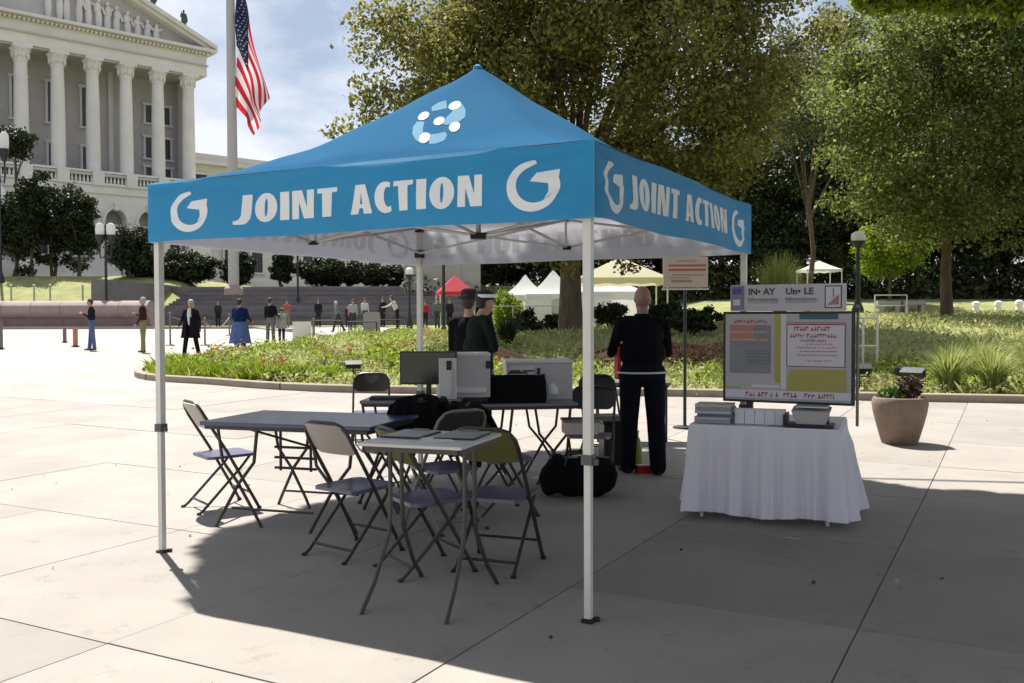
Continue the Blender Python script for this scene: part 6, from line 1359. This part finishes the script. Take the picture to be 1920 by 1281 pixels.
orn_grass(8.15, 15.9, 0.85, 420, LG, 'fountain grass clump by the kerb, right one of the pair', 2)
orn_grass(9.0, 15.8, 0.8, 420, LG, 'fountain grass clump by the kerb at the right edge of the photo', 3)
orn_grass(8.6, 17.3, 0.9, 420, LG, 'fountain grass clump behind the kerb pair', 4)
orn_grass(9.7, 17.4, 0.95, 420, LG, 'fountain grass clump set back at the right edge of the photo', 5)
orn_grass(px(950, 24.5), 24.5, 0.85, 380, LF_dk, 'dark sedge clump beside the elbow of the capped person', 6, 1.1)
orn_grass(px(1462, 30), 30, 2.2, 1100, LG, 'bright yellow-green upright grass seen above the header box', 7, 0.75)
orn_grass(px(1500, 17), 17.3, 0.5, 260, LF_gr, 'small dark green tuft behind the display board', 8)
# ------------------------------------------------------------------ park things
M_asph = mat('path_grey', (0.22, 0.215, 0.21), 0.9, var=0.1, scale=1)
def ribbon(name, pts, w, m_, lift=0.03, **k):
    vs = []; fs = []; n = len(pts)
    for i, p in enumerate(pts):
        a = Vector(pts[max(i - 1, 0)]); b = Vector(pts[min(i + 1, n - 1)]); d = (b - a).normalized(); nn = Vector((-d.y, d.x))
        for s_ in (-1, -0.5, 0, 0.5, 1): q = Vector(p) + nn * w / 2 * s_; vs.append((q.x, q.y, Hs(q.x, q.y) + lift))
    for i in range(n - 1):
        for j in range(4): a = i * 5 + j; fs.append((a, a + 5, a + 6, a + 1))
    s = MB(); s.add(vs, fs); return s.build(name, m_, None, smooth=False, **k)
ribbon('path', [(2 + i * 1.5, 51.0 + 0.8 * math.sin(i * 0.15)) for i in range(40)], 4.5, M_asph, kind='structure', label='grey paved path crossing the park')
ribbon('path', [(2 + i * 2.0, 66.5 + 1.0 * math.sin(i * 0.2)) for i in range(34)], 1.6, M_concf, kind='structure', label='narrow pale path in front of the wood')
M_tentw = mat('tent_white', (0.70, 0.70, 0.68), 0.8, trans=0.4); M_tentc = mat('tent_cream', (0.62, 0.58, 0.42), 0.8, trans=0.45); M_tentr = mat('tent_red', (0.52, 0.05, 0.08), 0.8, trans=0.4)
def far_tent(name, x, y, w, d, he, hp_, m_, label, walls=True, flare=1.4, rz=0.0, val=0.3, cat='tent', group=None):
    z = Hs(x, y); t = thing(name, label, cat, (x, y, z), rz, group); m = MB(); K = 8
    for k in range(4):
        c, d_ = [(1, 0), (0, 1), (-1, 0), (0, -1)][k]
        def fn(u, v):
            r = 0.02 + 0.98 * v; q = (u * 2 - 1) * r; a, b = c * r - d_ * q, d_ * r + c * q; return (a * w / 2, b * d / 2, he + (hp_ - he) * (1 - v) ** flare)
        m.grid(fn, 8, 8, flip=True)
    m.build('roof', m_, t)
    m = MB()
    cs = [(-w / 2, -d / 2), (w / 2, -d / 2), (w / 2, d / 2), (-w / 2, d / 2)]
    for i in range(4): a, b = cs[i], cs[(i + 1) % 4]; m.grid(lambda u, v: (a[0] + (b[0] - a[0]) * u, a[1] + (b[1] - a[1]) * u, he - val * v + 0.03 * math.sin(u * 25) * v), 16, 2)
    m.build('valance', m_, t)
    for a in cs: m = MB(); m.tube([(a[0] * 0.97, a[1] * 0.97, 0), (a[0] * 0.97, a[1] * 0.97, he - 0.05)], 0.035, 6); m.build('leg', M_pole, t)
    if walls:
        for i in (2, 3): a, b = cs[i], cs[(i + 1) % 4]; m = MB(); m.grid(lambda u, v: (a[0] * .96 + (b[0] - a[0]) * .96 * u, a[1] * .96 + (b[1] - a[1]) * .96 * u, (he - 0.1) * (1 - v) + 0.05), 10, 3); m.build('side_wall', m_, t)
        a, b = cs[0], cs[1]; m = MB(); m.grid(lambda u, v: (a[0] * .96 + (b[0] - a[0]) * .96 * u * 0.45, a[1] * .96, (he - 0.1) * (1 - v) + 0.05), 6, 3); m.build('side_wall', m_, t)
    return t
far_tent('marquee', px(1161, 44), 44, 4.1, 3.4, 2.50, 3.5, M_tentc, 'large cream marquee roof between the front right tent leg and the hanging sign', walls=False, flare=1.0, val=0.28, cat='marquee')
far_tent('party_tent', px(1037, 56), 56, 3.3, 3.3, 1.95, 3.4, M_tentw, 'white peaked tent left of the big tree trunk', flare=1.5, group='white peaked tents')
far_tent('party_tent', px(985, 58), 58, 3.0, 3.0, 1.9, 3.15, M_tentw, 'white peaked tent beside the bright round shrub, mostly hidden by it', flare=1.7, group='white peaked tents')
far_tent('party_tent', px(1148, 55), 55, 3.9, 3.0, 1.95, 2.8, M_tentw, 'white peaked tent just right of the front right tent leg', flare=1.3, group='white peaked tents')
far_tent('party_tent', px(1083, 57), 57, 3.4, 3.0, 1.95, 2.9, M_tentw, 'white peaked tent hidden partly by the front right tent leg and tree trunk', flare=1.3, group='white peaked tents')
far_tent('red_canopy', px(853, 57), 57, 2.1, 2.1, 2.1, 3.1, M_tentr, 'small red pop-up canopy left of the capped person', walls=False, flare=1.0, rz=0.2, val=0.2, cat='canopy tent')
far_tent('small_white_canopy', px(1535, 62), 62, 2.3, 2.3, 2.2, 2.8, M_tentw, 'small white canopy far behind the header box', walls=False, flare=1.2, val=0.15, cat='canopy tent')
# sign on a post behind the tent
ys_ = 12.2; xsn = px(1285, ys_); zsn = float(zg(ys_))
t = thing('post_sign', 'beige sign board with red text lines on a dark post, between tent and display board', 'sign', (xsn, ys_, zsn), -0.03); zt0 = 1.514 + (595 - 483) * ys_ / 1760 - zsn; zt1 = 1.514 + (595 - 540) * ys_ / 1760 - zsn
box_part('board', mat('beige_board', (0.50, 0.42, 0.33), 0.7), t, (0, 0, (zt0 + zt1) / 2), (0.58, 0.025, zt0 - zt1), bev=0.004)
m = MB(); m.tube([(0.0, 0.03, 0), (0.0, 0.03, zt0)], 0.022, 8); m.build('post', M_iron, t); m = MB(); m.lathe([(0.16, 0), (0.15, 0.02), (0.03, 0.03)], (0, 0.03, 0), 12); m.build('base', M_iron, t)
box_part('lower_rail', M_cream, t, (0, 0, zt1 - 0.02), (0.60, 0.035, 0.02), bev=0)
def sl_(mt, u0, v0, u1, v1): a = MB(); x0, x1 = -0.29 + 0.58 * u0, -0.29 + 0.58 * u1; a.add([(x0, -0.015, zt0 - (zt0 - zt1) * v1), (x1, -0.015, zt0 - (zt0 - zt1) * v1), (x1, -0.015, zt0 - (zt0 - zt1) * v0), (x0, -0.015, zt0 - (zt0 - zt1) * v0)], [(0, 1, 2, 3)]); a.build('text_line', mt, t, smooth=False)
M_sr = mat('sign_red', (0.40, 0.10, 0.05), 0.7); M_sg = mat('sign_tan', (0.32, 0.22, 0.15), 0.7)
sl_(M_sg, 0.3, 0.12, 0.75, 0.15); sl_(M_sr, 0.12, 0.25, 0.95, 0.31); sl_(M_sr, 0.12, 0.39, 0.95, 0.46); sl_(M_sg, 0.2, 0.57, 0.92, 0.61); sl_(M_sg, 0.15, 0.66, 0.6, 0.69); sl_(M_sg, 0.18, 0.75, 0.65, 0.83)
# pipe barrier and thin rail
def rail_fence(xa, xb, Yr, zz, n, label, name='pipe_barrier', r=0.025):
    z = gz((xa + xb) / 2, Yr); t = thing(name, label, 'barrier', ((xa + xb) / 2, Yr, z)); L = xb - xa
    for h in zz: m = MB(); m.tube([(-L / 2, 0, h), (L / 2, 0, h)], r, 6); m.build('rail', M_pole, t)
    for i in range(n): x = -L / 2 + L * i / (n - 1); m = MB(); m.tube([(x, 0, -0.1), (x, 0, zz[0])], r, 6); m.build('post', M_pole, t)
Yr = 20; rail_fence(px(1592, Yr), px(1645, Yr), Yr, (1.05, 0.45), 3, 'white pipe barrier right of the header box')
Yr = 36; rail_fence(px(1640, Yr), px(1700, Yr), Yr, (0.95, 0.55, 0.25), 2, 'long white rail in the park beyond the pipe barrier')
Yr = 31; rail_fence(px(925, Yr), px(1110, Yr), Yr, (0.95,), 6, 'thin white rail running behind the low hedges', 'thin_rail', 0.018)
for xp, Yb in ((1795, 50), (1835, 50), (1872, 49.5), (1919, 49)):
    x = px(xp, Yb); t = thing('white_bollard', {1795: 'white bollard right of the lawn tree, first of four', 1835: 'white bollard in the park, second from the lawn tree', 1872: 'white bollard in the park, third from the lawn tree', 1919: 'white bollard at the right edge of the photo'}[xp], 'bollard', (x, Yb - 2, Hs(x, Yb - 2)), 0, 'white bollards along the park path')
    m = MB(); m.lathe([(0.16, 0), (0.16, 0.4), (0.12, 0.5), (0.2, 0.56), (0.18, 0.7), (0.08, 0.76), (0.001, 0.77)], n=12, cap=False); m.build('post', M_paper, t)
for i, (xp, Yb) in enumerate(((1664, 58), (1712, 58))):
    x = px(xp, Yb); t = thing('stone_bench', ['grey stone bench right of the park lamp, left one', 'grey stone bench right of the park lamp, right one'][i], 'bench', (x, Yb, Hs(x, Yb)), 0, 'stone benches in the park'); box_part('slab', M_concf, t, (0, 0, 0.55), (1.4, 0.6, 0.25), bev=0.02)
    for s_ in (-1, 1): box_part('support', M_concf, t, (s_ * 0.5, 0, 0.2), (0.25, 0.5, 0.45), bev=0)
# fallen leaves and specks on the plaza
rng = np.random.default_rng(55); n = 90; X_ = rng.uniform(-5, 7, n); Y_ = rng.uniform(3.2, 14, n); k = bed_d(X_, Y_) < -0.2; P = np.stack([X_[k], Y_[k], zg(Y_[k]) + 0.006], 1); V, F = leaf_quads(rng, P, 0.028, 0.7, 3)
link('fallen_leaves', np_mesh('fallen_leaves', V, F, mat('dead_leaf', (0.10, 0.06, 0.03), 0.8, island=0.4)), kind='stuff', label='a few small dead leaves scattered on the plaza')
print('SLABS', n_slab, 'OBJ', len(bpy.data.objects))
